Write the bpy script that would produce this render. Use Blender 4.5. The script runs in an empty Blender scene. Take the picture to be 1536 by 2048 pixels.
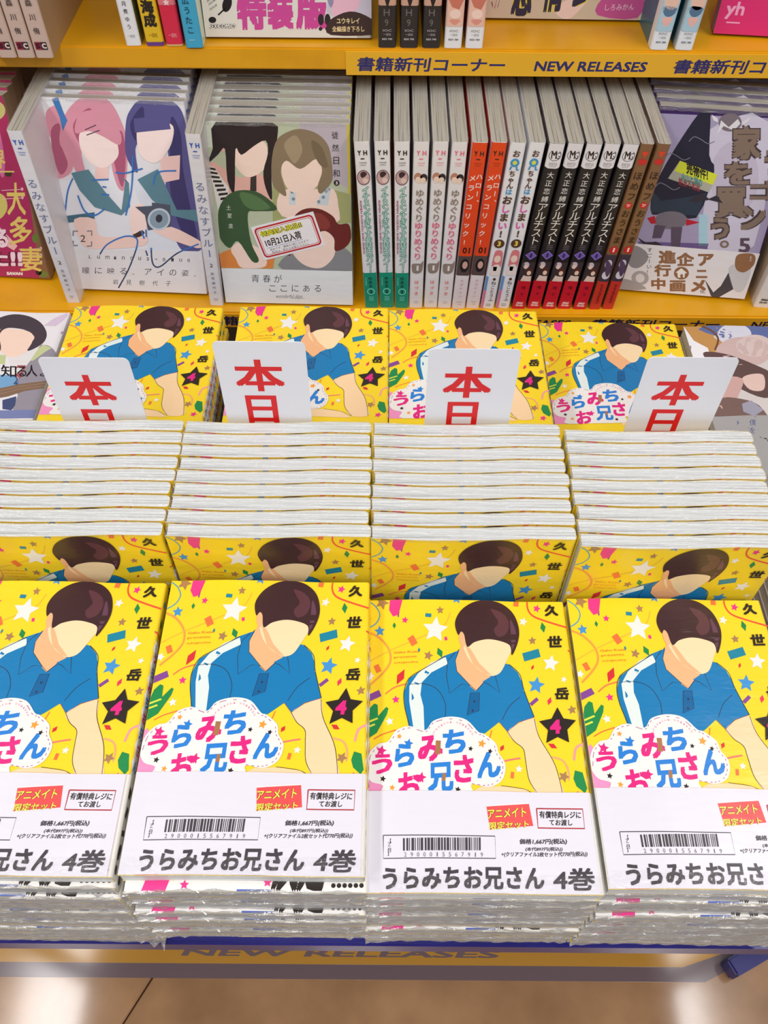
import bpy, bmesh, math, random
from mathutils import Matrix, Vector, noise
from mathutils.geometry import tessellate_polygon
random.seed(7)
SC = bpy.context.scene
COL = SC.collection
R = math.radians

# ------------------------------------------------------------------ camera, world, lamps, exposure
CZ = 1.337
def make_camera():
    t, r = R(53.0), R(0.45)
    F = Vector((0, math.cos(t), -math.sin(t))); U = Vector((0, math.sin(t), math.cos(t))); X = Vector((1, 0, 0))
    X2 = X*math.cos(r) + U*math.sin(r); U2 = U*math.cos(r) - X*math.sin(r)
    cd = bpy.data.cameras.new('camera'); cd.sensor_fit = 'VERTICAL'; cd.sensor_height = 36; cd.lens = 1700/2048*36
    cd.clip_start = .02; cd.clip_end = 60
    o = bpy.data.objects.new('camera', cd); COL.objects.link(o)
    m = Matrix((X2, U2, -F)).transposed().to_4x4(); m.translation = (0, 0, CZ)
    o.matrix_world = m
    SC.camera = o
make_camera()
W = bpy.data.worlds.new('shop'); SC.world = W; W.use_nodes = True
W.node_tree.nodes['Background'].inputs[0].default_value = (.90, .89, .88, 1)
W.node_tree.nodes['Background'].inputs[1].default_value = .38
def area(name, x, y, z, sx, sy, power, col=(1, .98, .975)):
    ld = bpy.data.lights.new(name, 'AREA'); ld.shape = 'RECTANGLE'; ld.size = sx; ld.size_y = sy
    ld.energy = power; ld.color = col
    o = bpy.data.objects.new(name, ld); o.location = (x, y, z); COL.objects.link(o)
area('ceiling_lamp', -1.33, -.40, 2.7, .32, 2.4, 36)
area('ceiling_lamp', 1.18, -.40, 2.7, .32, 2.4, 36)
area('ceiling_lamp', -.1, -1.5, 2.7, .32, 2.4, 36)
SC.view_settings.view_transform = 'Standard'; SC.view_settings.look = 'None'
SC.view_settings.exposure = -0.33; SC.view_settings.gamma = 1; SC.view_settings.use_curve_mapping = False

# ------------------------------------------------------------------ materials
def lin(c):
    o = []
    for v in c:
        v = v/255; o.append(v/12.92 if v <= .04045 else ((v+.055)/1.055)**2.4)
    return (*o, 1)
MATS = {}
def ink(c, rough=.32, bump=0, key=None, name='ink', coat=0):
    k = key or (tuple(c), rough, bump, name, coat)
    if k in MATS: return MATS[k]
    m = bpy.data.materials.new(name); m.use_nodes = True; nt = m.node_tree; b = nt.nodes['Principled BSDF']
    b.inputs['Base Color'].default_value = lin(c); b.inputs['Roughness'].default_value = rough
    b.inputs['Specular IOR Level'].default_value = .4
    if coat: b.inputs['Coat Weight'].default_value = coat; b.inputs['Coat Roughness'].default_value = .12
    if bump:
        n = nt.nodes.new('ShaderNodeTexNoise'); n.inputs['Scale'].default_value = 28; n.inputs['Detail'].default_value = 3
        tc = nt.nodes.new('ShaderNodeTexCoord'); mp = nt.nodes.new('ShaderNodeMapping')
        mp.inputs['Scale'].default_value = (1, 3.5, 1)
        bp = nt.nodes.new('ShaderNodeBump'); bp.inputs['Strength'].default_value = bump; bp.inputs['Distance'].default_value = .004
        nt.links.new(tc.outputs['Object'], mp.inputs[0]); nt.links.new(mp.outputs[0], n.inputs['Vector'])
        nt.links.new(n.outputs['Fac'], bp.inputs['Height']); nt.links.new(bp.outputs[0], b.inputs['Normal'])
    MATS[k] = m; return m
def I(*c): return ink(c, .3, .10, name='print_ink')
def mat_pages(base=(226, 229, 228), dark=(160, 162, 160), axis=2, name='page_edges', fine=1500):
    k = ('pages', base, dark, axis)
    if k in MATS: return MATS[k]
    m = bpy.data.materials.new(name); m.use_nodes = True; nt = m.node_tree; b = nt.nodes['Principled BSDF']
    b.inputs['Roughness'].default_value = .5; b.inputs['Specular IOR Level'].default_value = .35
    tc = nt.nodes.new('ShaderNodeTexCoord'); mp = nt.nodes.new('ShaderNodeMapping')
    s = [9, 9, 9]; s[axis] = fine; mp.inputs['Scale'].default_value = s
    n = nt.nodes.new('ShaderNodeTexNoise'); n.inputs['Scale'].default_value = 1; n.inputs['Detail'].default_value = 2.5
    cr = nt.nodes.new('ShaderNodeValToRGB'); e = cr.color_ramp.elements
    e[0].position = .30; e[0].color = lin(dark); e[1].position = .50; e[1].color = lin(base)
    nt.links.new(tc.outputs['Object'], mp.inputs[0]); nt.links.new(mp.outputs[0], n.inputs['Vector'])
    nt.links.new(n.outputs['Fac'], cr.inputs[0]); nt.links.new(cr.outputs[0], b.inputs['Base Color'])
    bp = nt.nodes.new('ShaderNodeBump'); bp.inputs['Strength'].default_value = .25; bp.inputs['Distance'].default_value = .0004
    nt.links.new(n.outputs['Fac'], bp.inputs['Height']); nt.links.new(bp.outputs[0], b.inputs['Normal'])
    MATS[k] = m; return m
def mat_film(haze=.16, key='film', scale=90, rough=.07, fac=.16, strength=.9, tint=(.62, .61, .62)):
    if key in MATS: return MATS[key]
    m = bpy.data.materials.new('clear_wrap'); m.use_nodes = True; nt = m.node_tree; nt.nodes.clear()
    out = nt.nodes.new('ShaderNodeOutputMaterial')
    tr = nt.nodes.new('ShaderNodeBsdfTransparent'); gl = nt.nodes.new('ShaderNodeBsdfGlossy'); df = nt.nodes.new('ShaderNodeBsdfDiffuse')
    gl.inputs['Roughness'].default_value = rough; df.inputs['Color'].default_value = (*tint, 1)
    m1 = nt.nodes.new('ShaderNodeMixShader'); m2 = nt.nodes.new('ShaderNodeMixShader')
    tc = nt.nodes.new('ShaderNodeTexCoord'); mp = nt.nodes.new('ShaderNodeMapping'); mp.inputs['Scale'].default_value = (.35, 1.2, 2.0)
    n = nt.nodes.new('ShaderNodeTexNoise'); n.inputs['Scale'].default_value = scale; n.inputs['Detail'].default_value = 5; n.inputs['Distortion'].default_value = 1.2
    bp = nt.nodes.new('ShaderNodeBump'); bp.inputs['Strength'].default_value = strength; bp.inputs['Distance'].default_value = .004
    nt.links.new(tc.outputs['Object'], mp.inputs[0]); nt.links.new(mp.outputs[0], n.inputs['Vector']); nt.links.new(n.outputs['Fac'], bp.inputs['Height'])
    nt.links.new(bp.outputs[0], gl.inputs['Normal'])
    m1.inputs[0].default_value = haze; nt.links.new(tr.outputs[0], m1.inputs[1]); nt.links.new(df.outputs[0], m1.inputs[2])
    m2.inputs[0].default_value = fac; nt.links.new(m1.outputs[0], m2.inputs[1]); nt.links.new(gl.outputs[0], m2.inputs[2])
    nt.links.new(m2.outputs[0], out.inputs[0]); MATS[key] = m; return m
def mat_mottled(c1, c2, scale, rough=.35, name='paint', spec=.5, lo=.4, hi=.65, bump=0, coat=0):
    k = (name, c1, c2)
    if k in MATS: return MATS[k]
    m = bpy.data.materials.new(name); m.use_nodes = True; nt = m.node_tree; b = nt.nodes['Principled BSDF']
    b.inputs['Roughness'].default_value = rough; b.inputs['Specular IOR Level'].default_value = spec; b.inputs['Coat Weight'].default_value = coat
    b.inputs['Coat Roughness'].default_value = .1
    tc = nt.nodes.new('ShaderNodeTexCoord'); n = nt.nodes.new('ShaderNodeTexNoise'); n.inputs['Scale'].default_value = scale; n.inputs['Detail'].default_value = 6
    cr = nt.nodes.new('ShaderNodeValToRGB'); e = cr.color_ramp.elements
    e[0].position = lo; e[0].color = lin(c1); e[1].position = hi; e[1].color = lin(c2)
    nt.links.new(tc.outputs['Object'], n.inputs['Vector']); nt.links.new(n.outputs['Fac'], cr.inputs[0]); nt.links.new(cr.outputs[0], b.inputs['Base Color'])
    if bump:
        bp = nt.nodes.new('ShaderNodeBump'); bp.inputs['Strength'].default_value = bump; bp.inputs['Distance'].default_value = .002
        nt.links.new(n.outputs['Fac'], bp.inputs['Height']); nt.links.new(bp.outputs[0], b.inputs['Normal'])
    MATS[k] = m; return m
YEL_SHELF = mat_mottled((214, 150, 8), (228, 163, 10), 14, .36, 'yellow_enamel', lo=.30, hi=.5)
BLUE = mat_mottled((26, 24, 104), (34, 32, 128), 8, .3, 'blue_enamel')
PAGES = mat_pages()
PAGES_SHADED = mat_pages((190, 186, 172), (104, 98, 88), 2, 'shaded_page_edges', 1100)  # page edges for shelved books, under-shelf shade mixed into the grey-brown colour
FILM = mat_film(.06, 'film', 120, .10, .09, .8)
FILM_FRONT = mat_film(.34, 'film_front', 110, .10, .24, 1.0, (.42, .42, .44))
FILM_BACK = mat_film(.10, 'film_back', 150, .16, .10, .7)

# ------------------------------------------------------------------ object helpers
def link(name, me, parent=None, mat=None):
    o = bpy.data.objects.new(name, me); COL.objects.link(o)
    if parent is not None: o.parent = parent
    if mat and me is not None and not me.materials: me.materials.append(mat)
    return o
def thing(name, label, cat, M=None, group=None):
    o = bpy.data.objects.new(name, None); COL.objects.link(o); o.empty_display_size = .02
    if M is not None: o.matrix_world = M
    o['label'] = label; o['category'] = cat
    if group: o['group'] = group
    return o
def box_mesh(name, x0, x1, y0, y1, z0, z1, mat, bev=0):
    bm = bmesh.new(); bmesh.ops.create_cube(bm, size=1)
    for v in bm.verts: v.co = Vector(((x0+x1)/2+v.co.x*(x1-x0), (y0+y1)/2+v.co.y*(y1-y0), (z0+z1)/2+v.co.z*(z1-z0)))
    if bev: bmesh.ops.bevel(bm, geom=bm.edges[:], offset=bev, segments=2, affect='EDGES')
    me = bpy.data.meshes.new(name); bm.to_mesh(me); bm.free(); me.materials.append(mat); return me

# ------------------------------------------------------------------ text and flat print
TXT = {}
def text_tris(s, bold=0.0):
    k = (s, bold)
    if k not in TXT:
        c = bpy.data.curves.new('t', 'FONT'); c.body = s; c.resolution_u = 2
        o = bpy.data.objects.new('t', c); m = bpy.data.meshes.new_from_object(o)
        v0 = [(v.co.x, v.co.y) for v in m.vertices]; f0 = [tuple(p.vertices) for p in m.polygons]; vs = []; fs = []
        q = bold*.82
        sh = [(0, 0)] if bold <= 0 else [(-q, -q), (q, -q), (q, q), (-q, q)]+([(0, 0)] if bold > .02 else [])+([(q, 0), (-q, 0)] if bold > .045 else [])
        for dx, dy in sh:
            i0 = len(vs); vs += [(x+dx, y+dy) for x, y in v0]; fs += [tuple(i0+i for i in f) for f in f0]
        TXT[k] = (vs, fs, len(v0))
        bpy.data.objects.remove(o); bpy.data.curves.remove(c); bpy.data.meshes.remove(m)
    return TXT[k]
def homog(src, dst):
    import numpy as np
    A = []; B = []
    for (x, y), (u, v) in zip(src, dst):
        A.append([x, y, 1, 0, 0, 0, -u*x, -u*y]); B.append(u)
        A.append([0, 0, 0, x, y, 1, -v*x, -v*y]); B.append(v)
    h = np.linalg.solve(np.array(A, float), np.array(B, float)).tolist()+[1]
    def f(x, y):
        d = h[6]*x+h[7]*y+1
        return ((h[0]*x+h[1]*y+h[2])/d, (h[3]*x+h[4]*y+h[5])/d)
    return f
def smooth(pts, n=5, closed=True):
    out = []; N = len(pts)
    rng = range(N) if closed else range(N-1)
    for i in rng:
        if closed: p0, p1, p2, p3 = pts[i-1], pts[i], pts[(i+1) % N], pts[(i+2) % N]
        else: p0, p1, p2, p3 = pts[max(i-1, 0)], pts[i], pts[i+1], pts[min(i+2, N-1)]
        for j in range(n):
            t = j/n; a = []
            for k in (0, 1):
                a.append(.5*(2*p1[k]+(p2[k]-p0[k])*t+(2*p0[k]-5*p1[k]+4*p2[k]-p3[k])*t*t+(3*p1[k]-p0[k]-3*p2[k]+p3[k])*t**3))
            out.append(tuple(a))
    if not closed: out.append(pts[-1])
    return out
class Print:
    """flat colour print on a w x h mm face; drawn in the units of map f -> (mm from left, mm from top)"""
    def __init__(s, w, h, f=None, clip=True):
        s.w, s.h, s.f = w, h, f or (lambda x, y: (x, y)); s.V = []; s.F = []; s.MI = []; s.mats = []; s.z = 0; s.clip = clip; s.dx = s.dy = 0; s.k = 1
    def at(s, x, y):
        return s.f(x*s.k+s.dx, y*s.k+s.dy)
    def units(s, k, dx, dy): s.k, s.dx, s.dy = k, dx, dy
    def _face(s, pts, mi, z):
        if s.clip:
            for ax, lim, sg in ((0, .15, 1), (0, s.w-.15, -1), (1, .15, 1), (1, s.h-.15, -1)):
                out = []; n = len(pts)
                for i in range(n):
                    a, b = pts[i], pts[(i+1) % n]; da, db = sg*(a[ax]-lim), sg*(b[ax]-lim)
                    if da >= 0: out.append(a)
                    if (da >= 0) != (db >= 0):
                        t = da/(da-db); out.append((a[0]+(b[0]-a[0])*t, a[1]+(b[1]-a[1])*t))
                pts = out
                if len(pts) < 3: return
        return pts
    def _add(s, pts, mi):
        i0 = len(s.V); s.V += [(p[0], p[1], s.z) for p in pts]
        for t in tessellate_polygon([[Vector((p[0], p[1], 0)) for p in pts]]):
            s.F.append(tuple(i0+i for i in t)); s.MI.append(mi)
    def mi(s, col):
        m = col if isinstance(col, bpy.types.Material) else I(*col)
        if m not in s.mats: s.mats.append(m)
        return s.mats.index(m)
    def up(s): s.z += 1
    def poly(s, pts, col, sm=0, up=True):
        if up: s.up()
        if sm: pts = smooth(pts, sm)
        p = s._face([s.at(*q) for q in pts], 0, 0)
        if p: s._add(p, s.mi(col))
    def rect(s, x0, y0, x1, y1, col, up=True): s.poly([(x0, y0), (x1, y0), (x1, y1), (x0, y1)], col, up=up)
    def ell(s, cx, cy, rx, ry, col, n=28, rot=0, up=True):
        c, d = math.cos(rot), math.sin(rot)
        s.poly([(cx+rx*math.cos(a)*c-ry*math.sin(a)*d, cy+rx*math.cos(a)*d+ry*math.sin(a)*c) for a in [2*math.pi*i/n for i in range(n)]], col, up=up)
    def star(s, cx, cy, r, col, rot=0.0, inner=.48, up=True):
        s.poly([(cx+(r if i % 2 == 0 else r*inner)*math.sin(rot+i*math.pi/5), cy-(r if i % 2 == 0 else r*inner)*math.cos(rot+i*math.pi/5)) for i in range(10)], col, up=up)
    def diamond(s, cx, cy, rx, ry, col, rot=0., up=True):
        c, d = math.cos(rot), math.sin(rot)
        s.poly([(cx+x*c-y*d, cy+x*d+y*c) for x, y in ((-rx, 0), (0, -ry), (rx, 0), (0, ry))], col, up=up)
    def bar(s, cx, cy, w, h, col, rot=0., up=True):
        c, d = math.cos(rot), math.sin(rot)
        s.poly([(cx+x*c-y*d, cy+x*d+y*c) for x, y in ((-w/2, -h/2), (w/2, -h/2), (w/2, h/2), (-w/2, h/2))], col, up=up)
    def line(s, pts, w, col, sm=6, closed=False, dash=None, up=True):
        if up: s.up()
        if sm: pts = smooth(pts, sm, closed)
        if closed: pts = pts+[pts[0]]
        mi = s.mi(col); acc = 0
        nrm = []
        for i in range(len(pts)):
            a, b = pts[max(i-1, 0)], pts[min(i+1, len(pts)-1)]; dx, dy = b[0]-a[0], b[1]-a[1]; L = math.hypot(dx, dy) or 1
            nrm.append((-dy/L*w/2, dx/L*w/2))
        for i in range(len(pts)-1):
            a, b = pts[i], pts[i+1]; acc += math.hypot(b[0]-a[0], b[1]-a[1])
            if dash and int(acc/dash) % 2: continue
            q = [(a[0]+nrm[i][0], a[1]+nrm[i][1]), (b[0]+nrm[i+1][0], b[1]+nrm[i+1][1]), (b[0]-nrm[i+1][0], b[1]-nrm[i+1][1]), (a[0]-nrm[i][0], a[1]-nrm[i][1])]
            p = s._face([s.at(*k) for k in q], 0, 0)
            if p: s._add(p, mi)
    def _glyphs(s, vs, fs, fn, mi):
        P = [s.at(*fn(x, y)) for x, y in vs]; n0 = s.n0 or len(vs); zz = [s.z+.12*(i//n0) for i in range(len(vs))]
        inside = all(.2 <= p[0] <= s.w-.2 and .2 <= p[1] <= s.h-.2 for p in P)
        if inside or not s.clip:
            i0 = len(s.V); s.V += [(p[0], p[1], z) for p, z in zip(P, zz)]
            for f in fs: s.F.append(tuple(i0+i for i in f)); s.MI.append(mi)
        else:
            for f in fs:
                p = s._face([P[i] for i in f], 0, 0)
                if p:
                    zk = s.z; s.z = zz[f[0]]; s._add(p, mi); s.z = zk
    def text(s, t, x0, y0, x1, y1, col, bold=0., shear=0., rot=0., up=True, slope=0.):
        """whole string fitted to the box; rot in quarter-free radians about the box centre"""
        if up: s.up()
        vs, fs, s.n0 = text_tris(t, bold)
        if not vs: return
        a0 = min(v[0] for v in vs); a1 = max(v[0] for v in vs); b0 = min(v[1] for v in vs); b1 = max(v[1] for v in vs)
        cx, cy = (x0+x1)/2, (y0+y1)/2; c, d = math.cos(rot), math.sin(rot); hgt = y1-y0
        def fn(x, y):
            u = x0+(x-a0)/(a1-a0)*(x1-x0); v = y1-(y-b0)/(b1-b0)*hgt
            u += shear*(cy-v); v += slope*(u-cx)
            return (cx+(u-cx)*c-(v-cy)*d, cy+(u-cx)*d+(v-cy)*c)
        s._glyphs(vs, fs, fn, s.mi(col))
    def vtext(s, t, cx, y0, y1, col, size=None, bold=0., dx=0., shear=0., sx=1., up=True):
        """vertical string, characters centred on cx, sharing y0..y1; dx = sideways drift over the whole run"""
        if up: s.up()
        n = len(t); step = (y1-y0)/n; em = size or step
        cols = col if isinstance(col, list) else [col]*n
        for i, ch in enumerate(t):
            if ch == ' ': continue
            vs, fs, s.n0 = text_tris(ch, bold); yc = y0+(i+.5)*step; xc = cx+dx*(i+.5)/n
            if ch in 'ー、。，':
                if ch == 'ー': vs = [(.5+(y-.38), .38-(x-.5)) for x, y in vs]
                else: vs = [(x+.55, y+.5) for x, y in vs]
            latin = ord(ch) < 128
            a0 = min(v[0] for v in vs); a1 = max(v[0] for v in vs)
            mx = (a0+a1)/2 if latin else .5; my = .36 if latin else .38
            s._glyphs(vs, fs, lambda x, y: (xc+(x-mx)*em*sx+shear*(y-my)*em, yc-(y-my)*em), s.mi(cols[i % len(cols)]))
    def mesh(s, name, place, base=.0004, step=.00002, refine=None):
        """place(u, v, off) -> local position in metres"""
        bm = bmesh.new(); vs = [bm.verts.new((v[0], v[1], v[2])) for v in s.V]
        for f, mi in zip(s.F, s.MI):
            if len(set(f)) < 3: continue
            try: bf = bm.faces.new([vs[i] for i in f])
            except ValueError: continue
            bf.material_index = mi
        if refine:
            for _ in range(5):
                es = [e for e in bm.edges if (e.verts[0].co.xy-e.verts[1].co.xy).length > refine]
                if not es: break
                bmesh.ops.subdivide_edges(bm, edges=es, cuts=1); bmesh.ops.triangulate(bm, faces=[f for f in bm.faces if len(f.verts) > 3])
        for v in bm.verts:
            v.co = Vector(place(v.co.x, v.co.y, base+v.co.z*step))
        # make every face look outward
        pu = Vector(place(s.w/2+.5, s.h/2, base))-Vector(place(s.w/2, s.h/2, base)); pv = Vector(place(s.w/2, s.h/2-.5, base))-Vector(place(s.w/2, s.h/2, base))
        n = pu.cross(pv)
        for f in bm.faces:
            f.normal_update()
            if f.normal.dot(n) < 0: f.normal_flip()
        me = bpy.data.meshes.new(name); bm.to_mesh(me); bm.free()
        for m in s.mats: me.materials.append(m)
        return me

# ------------------------------------------------------------------ the book
def wave0(x): return 0.0
def wave1(x):       # the gentle bow of a shrink-wrapped paperback
    return .0011*math.sin(2*math.pi*(.10-x/.129)) + .0002*math.sin(6*math.pi*x/.129)
class Book:
    def __init__(s, w, h, t, front, spine=None, back=None, wave=wave0, pages=PAGES, rr=.0028):
        s.w, s.h, s.t, s.wave, s.rr = w/1000, h/1000, t/1000, wave, rr; s.parts = {}
        spine = spine or front; back = back or front
        mk = lambda m: m if isinstance(m, bpy.types.Material) else ink(m, .28, .12, name='cover_stock')
        s.parts['cover'] = s._cover(mk(front), mk(spine), mk(back))
        s.parts['page_block'] = s._pages(pages)
    def prof(s, off, n=6):
        """outline from the front fore-edge round the spine to the back fore-edge: (x, z, zone)"""
        w, t, r = s.w, s.t, s.rr; o = []
        N = 14
        for i in range(N): x = -w/2+(w-r)*i/N; o.append((x, t+off+s.wave(x), 0))
        for i in range(n+1):
            a = math.pi/2*(1-i/n); o.append((w/2-r+(r+off)*math.cos(a), t-r+(r+off)*math.sin(a)+s.wave(w/2-r)*(1-i/n), 1))
        for i in range(n+1):
            a = -math.pi/2*i/n; o.append((w/2-r+(r+off)*math.cos(a), r+(r+off)*math.sin(a)+s.wave(w/2-r)*(i/n), 2 if i == n else 1))
        for i in range(N-1, -1, -1): x = -w/2+(w-r)*i/N; o.append((x, -off+s.wave(x), 2))
        return o
    def _shell(s, name, o_out, o_in, y0, y1, mats, zones=True):
        A = s.prof(o_out); B = s.prof(o_in); V = []; F = []; MI = []
        for y in (y0, y1):
            V += [(x, y, z) for x, z, _ in A]; V += [(x, y, z) for x, z, _ in B]
        n = len(A); a0, b0, a1, b1 = 0, n, 2*n, 3*n
        for i in range(n-1):
            zn = max(A[i][2], A[i+1][2]) if A[i][2] < 2 else 2
            if A[i][2] == 0 and A[i+1][2] == 0: zn = 0
            if not zones: zn = 0
            for f in ((a0+i, a0+i+1, a1+i+1, a1+i), (b0+i+1, b0+i, b1+i, b1+i+1), (a0+i+1, a0+i, b0+i, b0+i+1), (a1+i, a1+i+1, b1+i+1, b1+i)):
                F.append(f); MI.append(zn)
                if zones and f[0] in (a0+i+1, a1+i) and f[2] in (b0+i, b1+i+1): MI[-1] = 3
        for i in (0, n-1):
            F.append((a0+i, a1+i, b1+i, b0+i)); MI.append(0 if i == 0 or not zones else 2)
        me = bpy.data.meshes.new(name); me.from_pydata(V, [], F)
        for m in mats: me.materials.append(m)
        if zones: me.materials.append(ink((226, 222, 212), .5, name='cut_board_edge'))
        me.polygons.foreach_set('material_index', MI)
        bm = bmesh.new(); bm.from_mesh(me); bmesh.ops.recalc_face_normals(bm, faces=bm.faces); bm.to_mesh(me); bm.free()
        return me
    def _cover(s, a, b, c): return s._shell('cover', 0, -.00035, -s.h/2, s.h/2, [a, b, c])
    def _pages(s, mat):
        g = .0004; w, t, r = s.w, s.t, s.rr
        P = [(x, z) for x, z, _ in s.prof(-g)]
        P = [(x+(.0008 if x < -w/2+.001 else 0), z) for x, z in P]
        n = len(P); V = []; F = []
        for y in (-s.h/2+.0002, s.h/2-.0002): V += [(x, y, z) for x, z in P]
        for i in range(n): j = (i+1) % n; F.append((i, j, n+j, n+i))
        N = n//2                                    # cap as strips between front and back halves
        for i in range(N-1):
            a, b, c, d = i, i+1, n-2-i, n-1-i
            F.append((a, d, c, b) if b != c else (a, d, b)); F.append((n+a, n+b, n+c, n+d) if b != c else (n+a, n+b, n+d))
        me = bpy.data.meshes.new('page_block'); me.from_pydata(V, [], F); me.materials.append(mat)
        bm = bmesh.new(); bm.from_mesh(me); bmesh.ops.recalc_face_normals(bm, faces=bm.faces); bm.to_mesh(me); bm.free()
        return me
    # placement maps for print
    def on_front(s, u, v, off):
        x = u/1000-s.w/2; return (x, s.h/2-v/1000, s.t+off+s.wave(x))
    def on_spine(s, u, v, off):
        z = s.t-u/1000; r = s.rr; x = s.w/2+off
        if z > s.t-r: d = z-(s.t-r); x -= r-math.sqrt(max(r*r-d*d, 0))
        elif z < r: d = r-z; x -= r-math.sqrt(max(r*r-d*d, 0))
        return (x, s.h/2-v/1000, z+s.wave(s.w/2-r)*.5)
    def on_back(s, u, v, off):
        x = s.w/2-u/1000; return (x, s.h/2-v/1000, -off+s.wave(x))
    def add(s, name, pr, where='front', base=.00012, step=.00002):
        f = {'front': s.on_front, 'spine': s.on_spine, 'back': s.on_back}[where]
        s.parts[name] = pr.mesh(name, f, .0003 if where == 'spine' else base, step, refine=(9 if where != 'spine' and s.wave is not wave0 else (1.6 if where == 'spine' else None)))
    def band(s, hmm, mat, front_print=None, spine_print=None):
        me = s._shell('paper_band', .00045, .00030, -s.h/2+.0002, -s.h/2+hmm/1000, [mat], False)
        s.parts['paper_band'] = me; s.sub = {}
        if front_print: s.sub['band_print'] = front_print.mesh('band_print', lambda u, v, o: s.on_front(u, v+s.h*1000-hmm, o+.00045), .00006, .00002, refine=9)
        if spine_print: s.sub['band_lettering'] = spine_print.mesh('band_lettering', lambda u, v, o: s.on_spine(u, v+s.h*1000-hmm, o+.00045), .00006, .00002, refine=2.2)
    def film(s, end, mat, amp=.0007, seed=1, key='shrink_wrap', lap=.0035, frill=0, nx=34, off=.0006):
        """crumpled clear film over one end of the page block (end=+1 top, -1 bottom), lapping onto both covers"""
        V = []; F = []; rows = [(-lap, 1), (0, 1), (0, .66), (0, .33), (0, 0), (-lap, 0)]
        for j, (dy, fz) in enumerate(rows):
            for i in range(nx+1):
                x = -s.w/2-.0006+(s.w+.0006)*i/nx; ed = max(0, x-(s.w/2-s.rr)); zi = s.t+s.wave(min(x, s.w/2-s.rr)); z0 = s.wave(min(x, s.w/2-s.rr))
                c = ed*.55
                z = (z0+c)+(zi-z0-2*c)*fz
                if j in (0, 1): z += off
                if j in (4, 5): z -= off
                y = end*(s.h/2+off*.5+dy)
                q = noise.noise(Vector((x*190+seed*3.1, j*.9, seed*7.7)))
                q2 = noise.noise(Vector((x*420+seed, j*2.3, seed*2.7)))
                y += end*amp*(max(q, -.2)+.5*q2+.35)*(1 if j not in (0, 5) else 0)
                if j in (0, 5) : y += end*.0012*q
                if frill and j == 4 and (i < 5 or i > nx-4): y += end*frill*abs(q+.3)
                V.append((x, y, z))
        for j in range(len(rows)-1):
            for i in range(nx):
                a = j*(nx+1)+i; f = (a, a+1, a+nx+2, a+nx+1); F.append(f if end > 0 else f[::-1])
        me = bpy.data.meshes.new(key); me.from_pydata(V, [], F); me.materials.append(mat)
        s.parts.setdefault('films', {})[key+str(end)+str(seed)] = me
        return me
    def place(s, M, label, group=None, parts=('cover', 'page_block', 'cover_print'), films=(), extra=()):
        root = thing('comic_book', label, 'book', M, group)
        for p in parts:
            if p in s.parts:
                o = link(p, s.parts[p], root)
                if p == 'paper_band':
                    for k, me in s.sub.items(): link(k, me, o)
        for f in films: link('shrink_wrap', f, root)
        for nm, me, subs in extra:
            o = link(nm, me, root)
            for k, m2 in subs: link(k, m2, o)
        return root
FLAT = Matrix.Identity(4)
def M_flat(cx, cy, z, rot=0): return Matrix.Translation((cx, cy, z)) @ Matrix.Rotation(R(rot), 4, 'Z')
def M_face(b, cx, yfront, z0, lean=0, roll=0, yaw=0):
    """standing, front cover towards the shopper; bottom front edge at (cx, yfront, z0); lean tips the top backwards"""
    base = Matrix.Translation((cx, yfront, z0+b.t*math.sin(R(lean)))) @ Matrix.Rotation(R(yaw), 4, 'Z') @ Matrix.Rotation(R(roll), 4, 'Y') @ Matrix.Rotation(R(-lean), 4, 'X')
    return base @ Matrix.Translation((0, b.t, b.h/2)) @ Matrix.Rotation(math.pi/2, 4, 'X')
def M_spine(b, cx, yfront, z0, lean=0, yaw=0):
    """standing, spine towards the shopper; lean tips the top to the right"""
    base = Matrix.Translation((cx, yfront, z0)) @ Matrix.Rotation(R(yaw), 4, 'Z') @ Matrix.Rotation(R(lean), 4, 'Y')
    rot = Matrix(((0, 0, -1, 0), (-1, 0, 0, 0), (0, 1, 0, 0), (0, 0, 0, 1)))
    return base @ Matrix.Translation((b.t/2, b.w/2, b.h/2)) @ rot
# ------------------------------------------------------------------ setting and furniture
def strct(o): o['kind'] = 'structure'; return o
TILE = mat_mottled((150, 112, 78), (190, 146, 106), 9, .16, 'floor_tile', .5, .3, .7, bump=.03, coat=1.0)
floor = strct(link('floor', box_mesh('floor', -3, 3, -2.2, 2.6, -.03, -.012, ink((60, 50, 42), .6, name='grout'))))
ang = -28.7
d = Vector((math.sin(R(28.7)), math.cos(R(28.7)))); nn = Vector((d.y, -d.x)); o0 = Vector((-.296, .232))
tile_me = box_mesh('tile', .0012, 1.1988, -.5988, .5988, -.012, 0, TILE, .0015)
for i in range(-2, 2):
    for j in range(-1, 2):
        p = o0 + nn*(i*1.2) + d*(j*1.2+.15)
        t = link('tile', tile_me, floor); t.location = (p.x, p.y, 0); t.rotation_euler[2] = R(ang)
wall = strct(link('wall_back', box_mesh('wall_back', -3, 3, 1.30, 1.36, 0, 2.7, mat_mottled((205, 200, 190), (214, 210, 200), 5, .7, 'wall_paint'))))

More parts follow.
